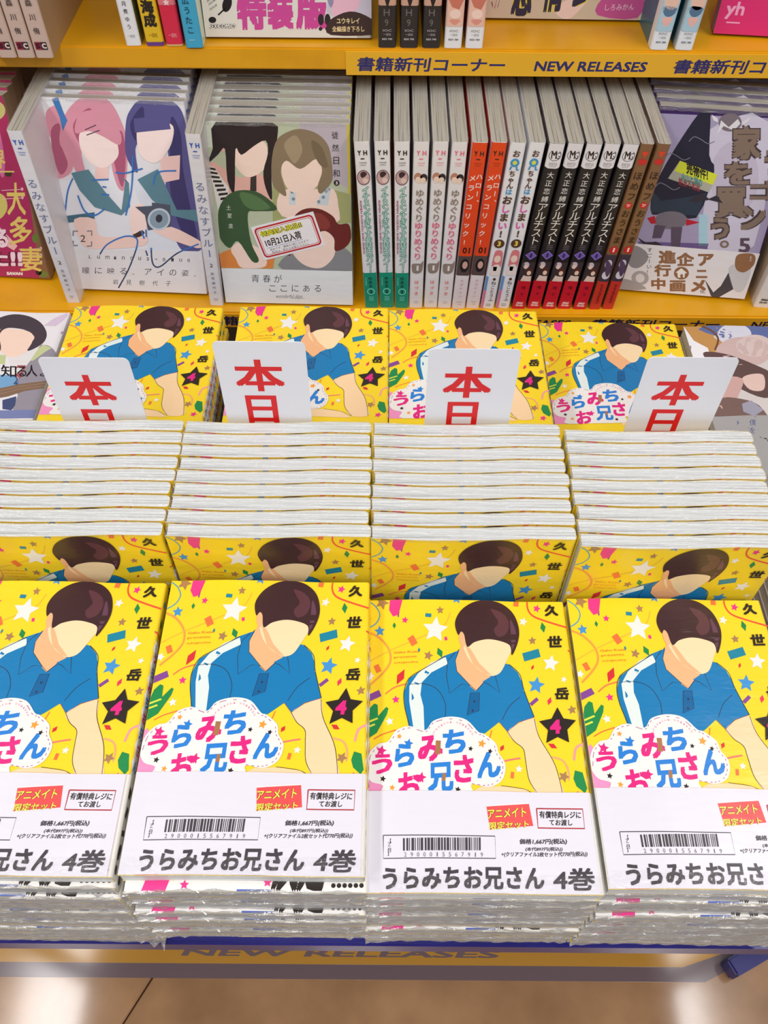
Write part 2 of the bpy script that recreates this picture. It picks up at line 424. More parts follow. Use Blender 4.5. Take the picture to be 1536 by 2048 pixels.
# floor strip lying in front of the table
fs = thing('floor_strip', 'printed yellow and grey strip stuck to the floor below the table edge', 'floor sticker')
def flat_poly(name, pts, z, mat, parent, th=.0006):
    me = bpy.data.meshes.new(name); n = len(pts)
    me.from_pydata([(x, y, z) for x, y in pts]+[(x, y, z-th) for x, y in pts], [], [tuple(range(n)), tuple(range(2*n-1, n-1, -1))]+[(i, n+i, n+(i+1) % n, (i+1) % n) for i in range(n)])
    bm = bmesh.new(); bm.from_mesh(me); bmesh.ops.recalc_face_normals(bm, faces=bm.faces); bm.to_mesh(me); bm.free()
    return link(name, me, parent, mat)
flat_poly('border', [(-.9, .192), (.452, .192), (.487, .207), (.70, .29), (.70, .33), (-.9, .33)], .0008, ink((118, 100, 104), .16, 0, name='grey_vinyl', coat=.8), fs)
flat_poly('stripe', [(-.9, .2105), (.425, .2105), (.50, .2325), (-.9, .2325)], .0016, ink((196, 144, 62), .16, 0, name='amber_vinyl', coat=.8), fs, .0008)
pr = Print(900, 22, clip=False); pr.text('NEW RELEASES', 0, 3.2, 447, 12.6, ink((118, 98, 100), .3, name='grey_vinyl_letters'), bold=.035, shear=.6)
link('lettering', pr.mesh('lettering', lambda u, v, o: (-.279+u/1000, .2325-v/1000, .00175+o), 0), fs)

# blue display table
TZ = .72
tb = thing('display_table', 'dark blue steel display table carrying the stacks of yellow comics', 'table', Matrix.Translation((0, .4, 0)))
def ch(name, x0, x1, y0, y1, z0, z1, mat, parent, bev=0): return link(name, box_mesh(name, x0, x1, y0-.4, y1-.4, z0, z1, mat, bev), parent)
ch('table_top', -.62, .62, .1085, .685, TZ-.022, TZ, BLUE, tb, .002)
ch('apron', -.58, .58, .15, .165, TZ-.10, TZ-.022, BLUE, tb)
ch('apron', -.58, .58, .64, .655, TZ-.10, TZ-.022, BLUE, tb)
for x in (-.615, .585):
    for y in (.27, .62): ch('leg', x, x+.03, y, y+.03, .034, TZ-.022, BLUE, tb, .002)
for sx in (1, -1):
    ft = link('foot', box_mesh('foot', 0, .20, -.012, .012, 0, .034, BLUE, .003), tb)
    ft.location = (.481*sx if sx > 0 else -.60-.0, .2045-.4 if sx > 0 else .30-.4, .002); ft.rotation_euler[2] = R(25 if sx > 0 else 155)
    if sx < 0: ft.location = (-.63, .2045-.4, .002)

# yellow shelf unit with two visible boards
su = thing('shelf_unit', 'yellow steel book shelf unit with blue lettered label strips', 'shelf', Matrix.Translation((0, .8, 0)))
def sh(name, x0, x1, y0, y1, z0, z1, mat, parent=su, bev=0): return link(name, box_mesh(name, x0, x1, y0-.8, y1-.8, z0, z1, mat, bev), parent)
S1, S2 = .7605, .981
INT = mat_mottled((90, 78, 70), (104, 92, 84), 6, .6, 'brown_back_board')
sh('back_panel', -.75, .75, 1.05, 1.065, .05, 1.35, INT)
for x in (-.77, .75): sh('side_panel', x, x+.02, .72, 1.065, 0, 1.35, YEL_SHELF)
sh('plinth', -.75, .75, .74, .76, 0, .10, YEL_SHELF)
b1 = sh('shelf_board', -.75, .75, .69, 1.05, S1-.0185, S1, YEL_SHELF, bev=.0015)
b2 = sh('shelf_board', -.75, .75, .785, 1.05, S2-.0195, S2, YEL_SHELF, bev=.0015)
STRIP = ink((236, 178, 42), .28, .06, name='strip_vinyl')
NAVY = ink((46, 46, 104), .35, name='navy_letters'); NAVY2 = ink((38, 34, 52), .35, name='dark_letters')
def strip(board, x0, x1, y, ztop, zbot, items, mat, navy):
    s = link('label_strip', box_mesh('label_strip', x0, x1, y-.0012-.8, y-.8, zbot, ztop, mat), board)
    H = (ztop-zbot)*1000; pr = Print((x1-x0)*1000, H)
    for t, a, b, v0, v1, bold in items: pr.text(t, a-x0*1000, v0, b-x0*1000, v1, navy, bold=bold, shear=.12, up=False)
    pr.F and link('lettering', pr.mesh('lettering', lambda u, v, o: (x0+u/1000, y-.0012-.8-o, ztop-v/1000), .0001), s)
J = '書籍新刊コーナー'
strip(b2, -.0375, .74, .785, .9785, .9580, [(J, -27.3, 106, 4.4, 17.0, .028), ('NEW RELEASES', 133, 234, 6.9, 15.8, .03), (J, 258.5, 392, 4.4, 17.0, .028), ('NEW RELEASES', 420, 521, 6.9, 15.8, .03)], STRIP, NAVY)
strip(b1, -.74, .74, .69, S1-.0012, S1-.0180, [(J, a, a+133, 2.4, 14.6, .03) for a in (-471, -185, 214, 500)] + [('NEW RELEASES', a, a+100, 4.2, 13.0, .03) for a in (-311, 92, 380)], YEL_SHELF, NAVY2)

# ------------------------------------------------------------------ the yellow comic
YEL = (250, 216, 42); WHT = (240, 236, 232); BRN = (172, 128, 84); PNK = (236, 56, 140); BLU = (70, 150, 214); GRN = (34, 138, 74)
TEAL = (30, 134, 160); RED = (216, 50, 56); ORG = (240, 118, 62); PUR = (134, 72, 150); BLK = (44, 36, 32); SKIN = (250, 214, 168); SKN2 = (244, 184, 134)
HAIR = (66, 40, 42); HAIR2 = (96, 56, 62); POLO = (24, 124, 182); POLO2 = (16, 100, 156); LINE = (58, 44, 48); MAG = (228, 40, 130); TBL = (44, 130, 214)
Q3 = [(739, 1184), (1129, 1196), (1204, 1771), (724, 1763)]
F3 = homog(Q3, [(0, 0), (129, 0), (129, 182), (0, 182)])
def yellow_front():
    p = Print(129, 182, F3); p.units(1/3.339, 720, 1160)           # drawn in the units of a 3.339x study
    p.line([(55, 490), (200, 420), (400, 345), (560, 270), (610, 180)], 7, (236, 186, 60))
    p.line([(40, 285), (130, 330), (195, 410), (205, 490), (160, 560), (70, 640)], 14, (240, 160, 70), up=False)
    p.line([(66, 90), (110, 125), (136, 180), (110, 235), (50, 270)], 8, (90, 160, 190), up=False)
    p.line([(1128, 80), (1126, 150), (1160, 205), (1250, 245), (1400, 295)], 11, (236, 86, 60), up=False)
    p.line([(170, 705), (230, 665), (310, 645)], 9, (240, 120, 80), up=False)
    p.line([(90, 1000), (150, 970), (240, 945)], 8, (240, 120, 60), up=False)
    p.line([(940, 1165), (1010, 1150), (1070, 1140)], 11, (240, 120, 120), up=False)
    p.line([(1280, 1135), (1350, 1160), (1385, 1220), (1390, 1290)], 12, (246, 170, 120), up=False)
    p.line([(1425, 1160), (1440, 1080), (1500, 1050)], 16, (246, 160, 160), up=False)
    p.line([(860, 1030), (880, 960)], 8, (240, 130, 60), sm=0, up=False)
    p.star(507, 292, 88, WHT, .12)
    for a in ((153, 100, 48, BRN), (541, 165, 28, BRN), (460, 463, 33, BRN), (1157, 370, 29, BRN), (1415, 830, 32, BRN), (1357, 1265, 40, BRN), (135, 288, 37, BLU), (655, 90, 36, BLU), (1180, 663, 58, BLU),
              (305, 223, 24, PNK), (240, 745, 28, PNK), (1188, 160, 27, PNK), (1440, 1392, 34, PNK), (68, 583, 30, WHT), (197, 887, 30, WHT), (1097, 243, 30, WHT), (1278, 522, 56, WHT), (1363, 630, 22, WHT), (1060, 1211, 26, WHT)):
        p.star(*a, rot=(a[0] % 7)*.12-.3, up=False)
    p.poly([(205, 85), (290, 85), (262, 185), (225, 195), (198, 150)], PNK)
    p.bar(262, 178, 9, 44, PUR, .1, up=False); p.bar(462, 197, 40, 24, TEAL, .1, up=False); p.bar(355, 362, 44, 62, ORG, -.5, up=False)
    p.bar(578, 353, 18, 24, PNK, -.2, up=False); p.bar(118, 535, 36, 52, ORG, -.4, up=False); p.diamond(273, 597, 26, 56, RED, .5, up=False)
    p.diamond(233, 255, 12, 21, GRN, up=False); p.diamond(537, 445, 20, 36, GRN, -.4, up=False); p.diamond(398, 425, 8, 16, TEAL, up=False)
    p.bar(85, 718, 110, 44, PUR, -.4, up=False); p.bar(1051, 120, 34, 44, ORG, .1, up=False); p.diamond(1228, 285, 18, 36, GRN, -.2, up=False)
    p.bar(1150, 464, 112, 56, TEAL, -.25, up=False); p.diamond(1157, 545, 9, 19, RED, .4, up=False); p.bar(1165, 770, 62, 24, PUR, -.7, up=False)
    p.diamond(1267, 769, 15, 28, (230, 60, 90), .3, up=False); p.diamond(1285, 1063, 34, 16, RED, .5, up=False); p.diamond(948, 1075, 14, 24, RED, .5, up=False)
    p.bar(1015, 1252, 22, 42, ORG, .1, up=False); p.poly([(1430, 1225), (1480, 1240), (1510, 1345), (1495, 1375), (1440, 1330), (1420, 1280)], GRN, up=False)
    # striped bundle at the left edge
    p.poly([(60, 800), (95, 765), (118, 775), (120, 850), (175, 790), (190, 800), (180, 840), (110, 960), (30, 1010), (30, 900)], GRN, 0)
    for k in range(4): p.bar(72-k*6, 880+k*34, 100-k*16, 12, (222, 228, 70), -.35, up=False)
    p.poly([(20, 1080), (60, 1050), (150, 1310), (150, 1385), (10, 1385)], (244, 150, 196))
    # plain generic figure: a faceless head, a blue polo shirt and an arm
    p.poly([(560, 470), (430, 550), (330, 610), (295, 700), (300, 800), (330, 950), (480, 1000), (760, 1010), (840, 975), (930, 905), (985, 968), (1060, 905), (1165, 872), (1100, 700), (1070, 590), (1000, 525), (900, 500), (700, 430), (640, 440)], POLO)
    p.poly([(575, 475), (590, 520), (480, 575), (415, 640), (405, 720), (425, 800), (430, 960), (360, 960), (330, 760), (332, 660), (390, 580), (480, 510)], (226, 236, 232))
    p.poly([(1062, 560), (1052, 564), (1090, 650), (1096, 700), (1104, 700)], (232, 226, 120), up=False)
    p.poly([(985, 968), (1075, 905), (1165, 882), (1195, 1000), (1260, 1110), (1300, 1190), (1335, 1300), (1352, 1400), (1205, 1400), (1130, 1290), (1105, 1160), (1090, 1080), (1030, 1030)], SKIN, 4)
    p.poly([(700, 1385), (800, 1330), (940, 1325), (1100, 1345), (1190, 1400), (1200, 1420), (690, 1420)], SKIN, 0, up=False)
    p.line([(985, 968), (1030, 1030), (1090, 1080), (1105, 1160), (1130, 1290), (1205, 1400)], 4, LINE); p.line([(1165, 882), (1195, 1000), (1300, 1190), (1352, 1400)], 4, LINE, up=False)
    p.line([(940, 1322), (1100, 1345), (1190, 1400)], 3, LINE, up=False)
    p.poly([(640, 500), (690, 380), (800, 560), (880, 610), (830, 640), (775, 700), (700, 640), (650, 580)], SKN2)
    p.poly([(590, 500), (665, 425), (640, 500), (650, 570), (740, 665), (600, 712), (580, 600)], POLO)
    p.poly([(820, 640), (905, 590), (935, 712), (860, 660)], POLO, up=False)
    p.line([(665, 425), (640, 500), (650, 570), (740, 665), (680, 655), (600, 714), (580, 600), (590, 500), (640, 445)], 3.5, LINE, sm=0)
    p.line([(740, 665), (780, 700), (830, 645), (860, 655), (935, 712), (905, 600)], 3.5, LINE, sm=0, up=False)
    p.poly([(740, 715), (800, 712), (795, 830), (715, 862)], POLO2); p.line([(740, 715), (800, 712), (795, 830), (715, 862), (740, 715)], 3, LINE, sm=0)
    for y in (770, 830): p.ell(765-(y-770)*.2, y, 7, 7, LINE, 10, up=False)
    p.line([(330, 650), (430, 650), (520, 690), (570, 780), (570, 870)], 3, LINE, up=False); p.line([(1070, 740), (1000, 800), (950, 890)], 3, LINE, up=False)
    p.line([(575, 470), (430, 550), (330, 610), (295, 700), (300, 800), (330, 920)], 4, LINE, up=False); p.line([(1165, 872), (1100, 700), (1070, 590), (1000, 525)], 4, LINE, up=False)
    p.line([(930, 905), (985, 968), (1060, 905), (1165, 872)], 3, (150, 60, 110), sm=0, up=False)
    p.poly([(700, 330), (700, 430), (760, 530), (840, 590), (885, 603), (940, 580), (985, 500), (1030, 400), (1040, 300), (880, 240)], (250, 222, 176), 4)
    p.poly([(705, 400), (760, 530), (840, 590), (885, 603), (800, 520), (740, 420)], SKN2)
    p.ell(690, 352, 24, 58, SKN2, 20, -.1)
    p.poly([(660, 330), (640, 250), (680, 170), (760, 118), (850, 104), (950, 125), (1030, 190), (1068, 290), (1060, 380), (1020, 465), (1005, 400), (930, 370), (850, 362), (770, 380), (720, 410), (700, 330), (680, 310)], HAIR, 5)
    p.poly([(880, 160), (960, 190), (1000, 250), (985, 320), (930, 345), (900, 300), (930, 250), (900, 200)], HAIR2, 5)
    p.poly([(1010, 230), (1045, 300), (1045, 370), (1020, 430), (1015, 340)], (104, 66, 84), 4, up=False)
    # cloud with the title
    cloud = [(30, 1200), (55, 1100), (120, 1035), (185, 1020), (240, 950), (330, 925), (435, 955), (490, 895), (600, 868), (710, 890), (790, 970), (830, 985), (905, 1045), (925, 1110), (968, 1180), (955, 1270), (900, 1320), (830, 1330), (740, 1315), (705, 1390), (165, 1390), (150, 1310), (70, 1280)]
    p.poly(cloud, WHT, 4)
    ins = [(300+(x-500)*.962+200, 1150+(y-1150)*.945) for x, y in cloud[:19]]
    p.line(ins, 4.5, (170, 90, 140), sm=5, dash=16)
    G = [('う', 75, 1100, 215, 1232, MAG), ('ら', 230, 1038, 362, 1192, TBL), ('み', 385, 990, 552, 1162, MAG), ('ち', 552, 952, 706, 1112, TBL), ('お', 250, 1226, 408, 1400, MAG), ('兄', 448, 1168, 622, 1360, TBL), ('さ', 624, 1120, 756, 1302, MAG), ('ん', 780, 1100, 938, 1272, TBL)]
    p.up()
    for i, (c_, a, b, c, e, k) in enumerate(G): p.text(c_, a, b, c, e, k, bold=.045, up=False, slope=-.06)
    p.bar(520, 1070, 34, 90, (170, 118, 76), .05); p.bar(558, 1265, 24, 50, (170, 118, 76), .1, up=False)
    for a in ((140, 1080, 38, MAG), (322, 1040, 34, TBL), (405, 1265, 38, MAG), (262, 990, 20, (248, 160, 60)), (812, 1048, 30, (248, 160, 60)), (212, 1325, 22, (248, 160, 60)), (150, 1265, 22, BLK), (737, 1080, 18, BLK), (867, 1098, 18, BLK), (650, 1347, 22, BLK)):
        p.star(*a, rot=.25, up=False)
    for i, c_ in enumerate('uramichi oniisan'):
        if c_ != ' ':
            a = R(-62+i*8.2); x = 618+150*math.sin(a); y = 1060-155*math.cos(a); p.text(c_, x-6, y-7, x+6, y+6, (220, 130, 170), rot=a, up=False)
    # author and number
    for c_, x0, y0, x1, y1 in (('久', 1240, 140, 1330, 214), ('世', 1256, 344, 1352, 420), ('岳', 1302, 684, 1395, 764)): p.text(c_, x0, y0, x1, y1, BLK, bold=.05, up=False)
    p.star(1318, 940, 128, BLK, .0, .52); p.text('4', 1268, 892, 1340, 985, MAG, bold=.06)
    for i, t in enumerate(('Gaku Kuze', 'presents', 'ichijinsha')): p.text(t, 228+i*2, 428+i*35, 395-i*2-(12 if i == 1 else 0), 443+i*35, (224, 110, 50), up=False)
    return p
def yellow_spine():
    t = 11.3; p = Print(t, 182, clip=True)
    edge = [(.5, 42)]
    n = 17
    for i in range(n+1): edge.append((.7 if i % 2 else 1.7, 42+i*88/n))
    edge += [(t-.7, 130)]+[(t-(.7 if i % 2 else 1.7), 130-i*88/n) for i in range(n+1)]
    p.poly(edge, WHT, 2)
    cs = [MAG, TBL, MAG, TBL, MAG, TBL, MAG, TBL]
    p.vtext('うらみちお兄さん', t/2+.4, 47, 126, cs, size=7.6, bold=.05)
    p.line([(2.2, 44), (2.2, 128)], .35, (150, 130, 140), sm=0, dash=1.6, up=False)
    p.diamond(t/2, 150, 3, 6, GRN); p.star(t/2, 138, 3.4, PNK, up=False); p.star(t/2, 14, 3, BLU, up=False); p.diamond(t/2, 28, 2, 4, GRN, up=False)
    p.line([(0, 36), (t, 38)], 1.3, (236, 86, 60), sm=0, up=False)
    return p
def band_front():
    p = Print(129, 55)
    p.poly([(12, 44), (26, 41), (22, 55), (9, 55)], PNK); p.star(32, 51.5, 2.6, PNK, up=False); p.star(76, 50, 2.6, PNK, up=False); p.star(50, 20, 3, PNK, up=False)
    p.text('決定', 80, 26, 108, 54.5, BLK, bold=.05, shear=.2)
    for k in range(6): p.ell(111+k*3.0, 51.3, 1.25, 1.25, BLK, 10, up=False)
    p.line([(60, 54.2), (78, 54.2)], 1.2, (90, 110, 190), sm=0, up=False)
    return p
def band_spine():
    p = Print(11.3, 55)
    p.poly([(3, 6), (8, 8), (6, 13), (3, 12)], BLK); p.star(8.5, 6, 1.8, PNK, up=False); p.bar(5.6, 20, 3.4, 6, BLK, .3, up=False); p.bar(5.8, 31, 5, 3, BLK, -.2, up=False)
    p.ell(5.6, 41, 2.4, 4.4, BLK, 14, .2, up=False); p.ell(5.6, 50, 2.3, 2.5, BLK, 14, up=False); return p
BY = Book(129, 182, 11.3, YEL, YEL, YEL, wave1)
BY.add('cover_print', yellow_front()); BY.add('spine_print', yellow_spine(), 'spine')
BY.band(55, ink((240, 236, 230), .3, .08, name='band_paper'), band_front(), band_spine())
BY.parts['cover_print'].name = 'cover_print'
# strips of print seen where only the top edge of a cover shows
# price sheet lying under the film on the top copies
SHEET = ink((228, 224, 234), .30, .10, name='sheet_paper'); DG = (72, 66, 72)
def sheet_meshes():
    w, h = 126.5, 54.5
    def pos(u, v, o): return BY.on_front(u+.6, v+127.3, o+.0012)
    n = 16; V = []; F = []
    for z in (.0000, -.0002):
        for v in (0, h):
            for i in range(n+1): V.append(pos(w*i/n, v, z))
    for i in range(n): F.append((n+1+i, n+2+i, i+1, i)); k = 2*(n+1); F.append((k+i, k+i+1, k+n+2+i, k+n+1+i)); F.append((i, i+1, k+i+1, k+i)); F.append((n+2+i, n+1+i, k+n+1+i, k+n+2+i))
    me = bpy.data.meshes.new('price_sheet'); me.from_pydata(V, [], F); me.materials.append(SHEET)
    bm = bmesh.new(); bm.from_mesh(me); bmesh.ops.recalc_face_normals(bm, faces=bm.faces); bm.to_mesh(me); bm.free()
    g = lambda x, y: (lambda q: (q[0]-.6, q[1]-127.3))(F3(700+x*.33854, 1560+y*.33854))
    p = Print(w, h, g)
    p.poly([(800, 105), (1050, 88), (1076, 222), (820, 244)], (232, 84, 84)); p.poly([(800, 105), (1050, 88), (1051, 95), (801, 112)], (250, 236, 236))
    for bo, c in ((.07, (130, 60, 40)), (.02, (248, 232, 90))):
        p.text('アニメイト', 808, 122, 1034, 176, c, bold=bo, slope=-.06); p.text('限定セット', 816, 196, 1050, 240, c, bold=bo, up=False, slope=-.06)
    p.line([(1096, 122), (1364, 130), (1375, 242), (1104, 234), (1096, 122)], 7, (176, 40, 50), sm=0)
    p.text('有償特典レジに', 1112, 140, 1354, 181, BLK, bold=.022, slope=.03, up=False); p.text('てお渡し', 1170, 187, 1304, 223, BLK, bold=.022, slope=.03, up=False)
    p.line([(192, 268), (849, 283), (853, 411), (192, 402), (192, 268)], 5, DG, sm=0, up=False)
    bars = '11011 0 11101 0011 01110111 0110 111011 01111 0110 1101 11101 0111 01010'
    random.seed(11); x = 308; 
    while x < 768:
        wbar = random.choice((5, 5, 5, 11, 15)); t0 = (x-192)/660*10
        p.poly([(x, 288+t0*.2), (x+wbar, 288+t0*.2), (x+wbar, 360+t0*.5), (x, 360+t0*.5)], DG, up=False); x += wbar+random.choice((5, 5, 6, 9))
    for i, c_ in enumerate('2900015567919'): x = 322+i*37.4; p.text(c_, x-(3 if c_ == '1' else 7), 371+i*.5, x+(3 if c_ == '1' else 7), 396+i*.5, (110, 104, 108), up=False)
    p.vtext('【アニ付】', 228, 290, 386, BLK, size=24, bold=.01, up=False)
    p.text('価格1,667円(税込)', 993, 297, 1272, 333, DG, bold=.04, shear=.1, up=False); p.text('(本代897円(税込))', 1028, 345, 1246, 371, DG, bold=.03, shear=.1, up=False)
    p.text('+(クリアファイル2枚セット代770円(税込))', 886, 373, 1390, 405, DG, bold=.03, shear=.1, up=False)
    p.text('うらみちお兄さん', 187, 458, 1138, 590, DG, bold=.04, up=False, slope=.006); p.text('4巻', 1190, 468, 1432, 598, DG, bold=.028, up=False)
    m2 = p.mesh('sheet_print', lambda u, v, o: pos(u, v, o), .00008, .00002, refine=9)
    return me, m2
SH, SHP = sheet_meshes()
top_films = [BY.film(1, FILM, seed=k, amp=.0003, lap=.002, off=.0003) for k in (1, 2, 3)]
bot_films = [BY.film(-1, FILM_FRONT, seed=k, amp=.0010, lap=.0012, frill=.011 if k == 6 else .002) for k in (4, 5, 6)]
sheet_film = BY.film(-1, mat_film(.01, 'film_sheet', 150, .05, .05, 1.0), seed=21, amp=.0009, lap=.010, off=.0021, key='sheet_wrap')
ORD = ['topmost']+[w+' from top' for w in 'second third fourth fifth sixth seventh eighth ninth tenth eleventh twelfth'.split()]+['bottommost']
def stack_front(cx, y0, ztop, n, where, dys, seed, turned=()):
    random.seed(seed); t = (ztop-TZ)/n; y0c = y0+.091
    for i in range(n):
        z = TZ+t*(n-1-i); dy = 0 if i == 0 else dys[(i-1) % len(dys)]/1000; dx = 0 if i == 0 else random.uniform(-.0012, .0012); rot = 0 if i == 0 else random.uniform(-.35, .35)
        tn = i in turned
        M = M_flat(cx+dx, y0c+dy+(.0015 if tn else 0), z, rot+(180 if tn else 0))
        if t < BY.t: M = M @ Matrix.Diagonal((1, 1, (t-.00005)/BY.t, 1))
        which = ORD[i] if i < n-1 else 'bottommost'
        lab = ('wrapped yellow comic under a white price sheet, topmost of the %s front stack' % where) if i == 0 else 'wrapped yellow comic, %s in the %s front stack' % (which, where)
        extra = [('price_sheet', SH, [('sheet_print', SHP)])] if i == 0 else []
        BY.place(M, lab, 'yellow comics in the front stacks', ('cover', 'page_block', 'spine_print')+(('cover_print', 'paper_band') if i == 0 else (('cover_print',) if tn else ('paper_band',))), ([top_films[i % 3]] if tn else [sheet_film] if i == 0 else [bot_films[2 if i == n-1 else i % 2]]), extra)
stack_front(-.2065, .1145, .865, 13, 'leftmost', [-3.0, -5.5, -5.0, -4.5, -5.5, -5.2, -6, -4.2, -6, -5.5, -5.2, -4], 1)
stack_front(-.0735, .1150, .867, 13, 'second', [-5.5, -5.0, -5.8, -9.0, -10.5, -8.5, -8, -9, -7, -6, -4.0, -3.5], 2, (10, 11, 12))
stack_front(.0550, .1105, .852, 12, 'third', [-.4, -1.2, -1.0, -2.0, -2.6, -2.2, -3.2, -2.0, -2.2, -.5, 0], 3, (6, 9, 11))
stack_front(.1870, .1140, .850, 12, 'rightmost', [-.3, -2.5, -2.2, -5.0, -4.6, -5.4, -5.0, -5.5, -5, -4.8, -4], 4, (11,))
# upright rows behind them, top edges up
def upright_row(cx, y0, n, where, seed):
    random.seed(seed)
    for i in range(n):
        M = M_face(BY, cx+random.uniform(-.001, .001), y0+i*.01105, TZ, lean=0, yaw=random.uniform(-.15, .15))
        M = M @ Matrix.Diagonal((1, 1, random.uniform(.83, .90), 1))
        nm = ['foremost', 'second', 'third', 'fourth', 'fifth', 'sixth', 'seventh', 'eighth', 'rearmost'][i]
        lab = 'yellow comic standing upright, %s of nine in the %s row' % (nm, where)
        BY.place(M, lab, 'yellow comics standing in rows', ('cover', 'page_block', 'cover_print', 'spine_print'), [top_films[(i+seed) % 3]])
upright_row(-.2035, .3060, 9, 'leftmost', 1); upright_row(-.0735, .3055, 9, 'second', 2); upright_row(.0570, .3050, 9, 'third', 3); upright_row(.1880, .3000, 9, 'rightmost', 4)
# flat stacks at the back of the table
BACKB = dict(leftmost=(-.2085, .5945, .8465, 11), second=(-.0625, .5945, .8475, 11), third=(.0685, .5945, .8450, 11), rightmost=(.2115, .632, .800, 7))
for where, (cx, yf, zt, n) in BACKB.items():
    random.seed(len(where)); t = (zt-TZ)/n
    for i in range(n):
        dx = dy = 0
        if where == 'second' and i > 2: dx, dy = -.0075, .0
        if i and not dx: dx = random.uniform(-.001, .001)
        M = M_flat(cx+dx, yf-.091+dy, TZ+t*(n-1-i), 0) @ Matrix.Diagonal((1.01, 1, min(1, (t-.00005)/BY.t), 1))
        which = 'topmost' if i == 0 else ORD[i] if i < n-1 else 'bottommost'
        BY.place(M, 'yellow comic lying behind a sale card, %s of the %s back stack' % (which, where), 'yellow comics in the back stacks', ('cover', 'page_block', 'spine_print', 'cover_print') if i < 5 else ('cover', 'page_block', 'spine_print'))
# sale cards standing between the rows
CARD = ink((232, 233, 240), .32, name='card_stock'); CRED = ink((222, 30, 36), .4, name='card_red')
def card_mesh():
    w, h, r, t = .0590, .223, .004, .0006; pts = []
    for cx, cy, a0 in ((w/2-r, h-r, 0), (-w/2+r, h-r, 90), (-w/2+r, r, 180), (w/2-r, r, 270)):
        for k in range(6): a = R(a0+90*k/5); pts.append((cx+r*math.cos(a), cy+r*math.sin(a)))
    n = len(pts); V = [(x, -t/2, z) for x, z in pts]+[(x, t/2, z) for x, z in pts]
    me = bpy.data.meshes.new('card_sheet'); me.from_pydata(V, [], [tuple(range(n-1, -1, -1)), tuple(range(n, 2*n))]+[(i, (i+1) % n, n+(i+1) % n, n+i) for i in range(n)])
    bm = bmesh.new(); bm.from_mesh(me); bmesh.ops.recalc_face_normals(bm, faces=bm.faces); bm.to_mesh(me); bm.free(); me.materials.append(CARD)
    p = Print(60.5, 223)
    p.text('本', 11.5, 15, 44, 43.5, CRED, bold=.03); p.text('日', 15.8, 47.5, 37, 75, CRED, bold=.03, up=False)
    return me, p.mesh('card_lettering', lambda u, v, o: ((u-30.25)/1000, -t/2-o, h-v/1000), .0001)
CM, CL = card_mesh()
for cx, cy, zt, rot, lab in ((-.1960, .4095, .9570, 0, 'white sale card with red characters in front of the leftmost back stack'), (-.0803, .4082, .9730, 0, 'white sale card with red characters, tallest, behind the second upright row'),
                        (.0573, .4085, .9680, 0, 'white sale card with red characters behind the third upright row'), (.1985, .4088, .9620, 0, 'white sale card with red characters, rightmost, leaning over the grey comic')):
    M = Matrix.Translation((cx, cy, zt-.223)) @ Matrix.Rotation(R(rot), 4, 'Y')
    c = thing('sale_card', lab, 'sign', M, 'sale cards'); link('card', CM, c); link('lettering', CL, c)
# grey comic and white comic lying flat at the ends of the back row
def moon_print():
    p = Print(129, 182, homog([(1380, 619), (1657, 622), (1797, 920), (1475, 917)], [(0, 0), (129, 0), (129, 182), (0, 182)])); p.units(1/3.1605, 1050, 600)
    p.poly([(960, 60), (2400, 60), (2600, 1100), (1000, 1100)], (214, 206, 204))
    p.poly([(1040, 60), (1420, 60), (1500, 250), (1300, 330), (1150, 250), (1080, 150)], (196, 146, 84), 4)
    p.poly([(1180, 60), (2000, 60), (2000, 140), (1440, 150), (1260, 130)], (96, 112, 164), 3); p.ell(1370, 120, 110, 70, (214, 214, 226))
    p.poly([(960, 60), (1045, 60), (1110, 150), (1200, 200), (1240, 330), (1120, 420), (1010, 330), (960, 60)], (240, 238, 240))
    p.line([(1160, 62), (1230, 100), (1265, 150), (1245, 215)], 12, (110, 78, 66))
    p.ell(1430, 230, 180, 95, (206, 180, 176)); p.ell(1500, 190, 120, 70, (216, 196, 192), up=False)
    p.poly([(1170, 230), (1300, 240), (1500, 310), (1620, 380), (1600, 520), (1420, 470), (1250, 330)], (98, 76, 74), 4)
    p.poly([(1420, 400), (1490, 370), (1560, 380), (1560, 470), (1470, 470)], (226, 196, 186), 4); p.poly([(1260, 400), (1420, 400), (1400, 500), (1330, 620), (1250, 560)], (206, 168, 162), 4)
    p.poly([(1240, 540), (1420, 530), (1560, 600), (1620, 800), (1100, 800)], (122, 98, 92), 4); p.poly([(1420, 560), (1480, 540), (1560, 600), (1500, 640), (1430, 610)], (160, 158, 176), 0)
    p.poly([(1060, 634), (2600, 634), (2700, 1100), (1060, 1100)], (166, 164, 164))
    p.vtext('望月淳', 1075, 180, 310, (60, 62, 84), size=44, up=False); p.rect(1085, 330, 1132, 345, (60, 72, 130), up=False)
    for t, x in (('僕を', 1490), ('ひとり', 1385), ('しない', 1290), ('くれ', 1210)):
        p.vtext(t, x, 655 if t[0] not in 'く' else 705, 655+len(t)*50 if t[0] not in 'く' else 805, (66, 76, 140), size=44, up=False)
    p.rect(1100, 780, 2700, 800, (60, 76, 140), up=False)
    return p
BM = Book(129, 182, 14, (214, 206, 204), (206, 200, 200), wave=wave1, pages=mat_pages((206, 203, 196), (150, 146, 138), 2)); BM.add('cover_print', moon_print())
for i in range(6):
    t = .08/6; M = M_flat(.3475+(.001 if i % 2 else 0), .5375, TZ+t*(5-i)) @ Matrix.Diagonal((1, 1, t/.01405, 1))
    BM.place(M, 'grey and orange comic in the far right corner, %s of its stack' % (ORD[i] if i < 5 else 'bottommost'), 'grey comics at the right end', ('cover', 'page_block', 'cover_print') if i < 2 else ('cover', 'page_block'))
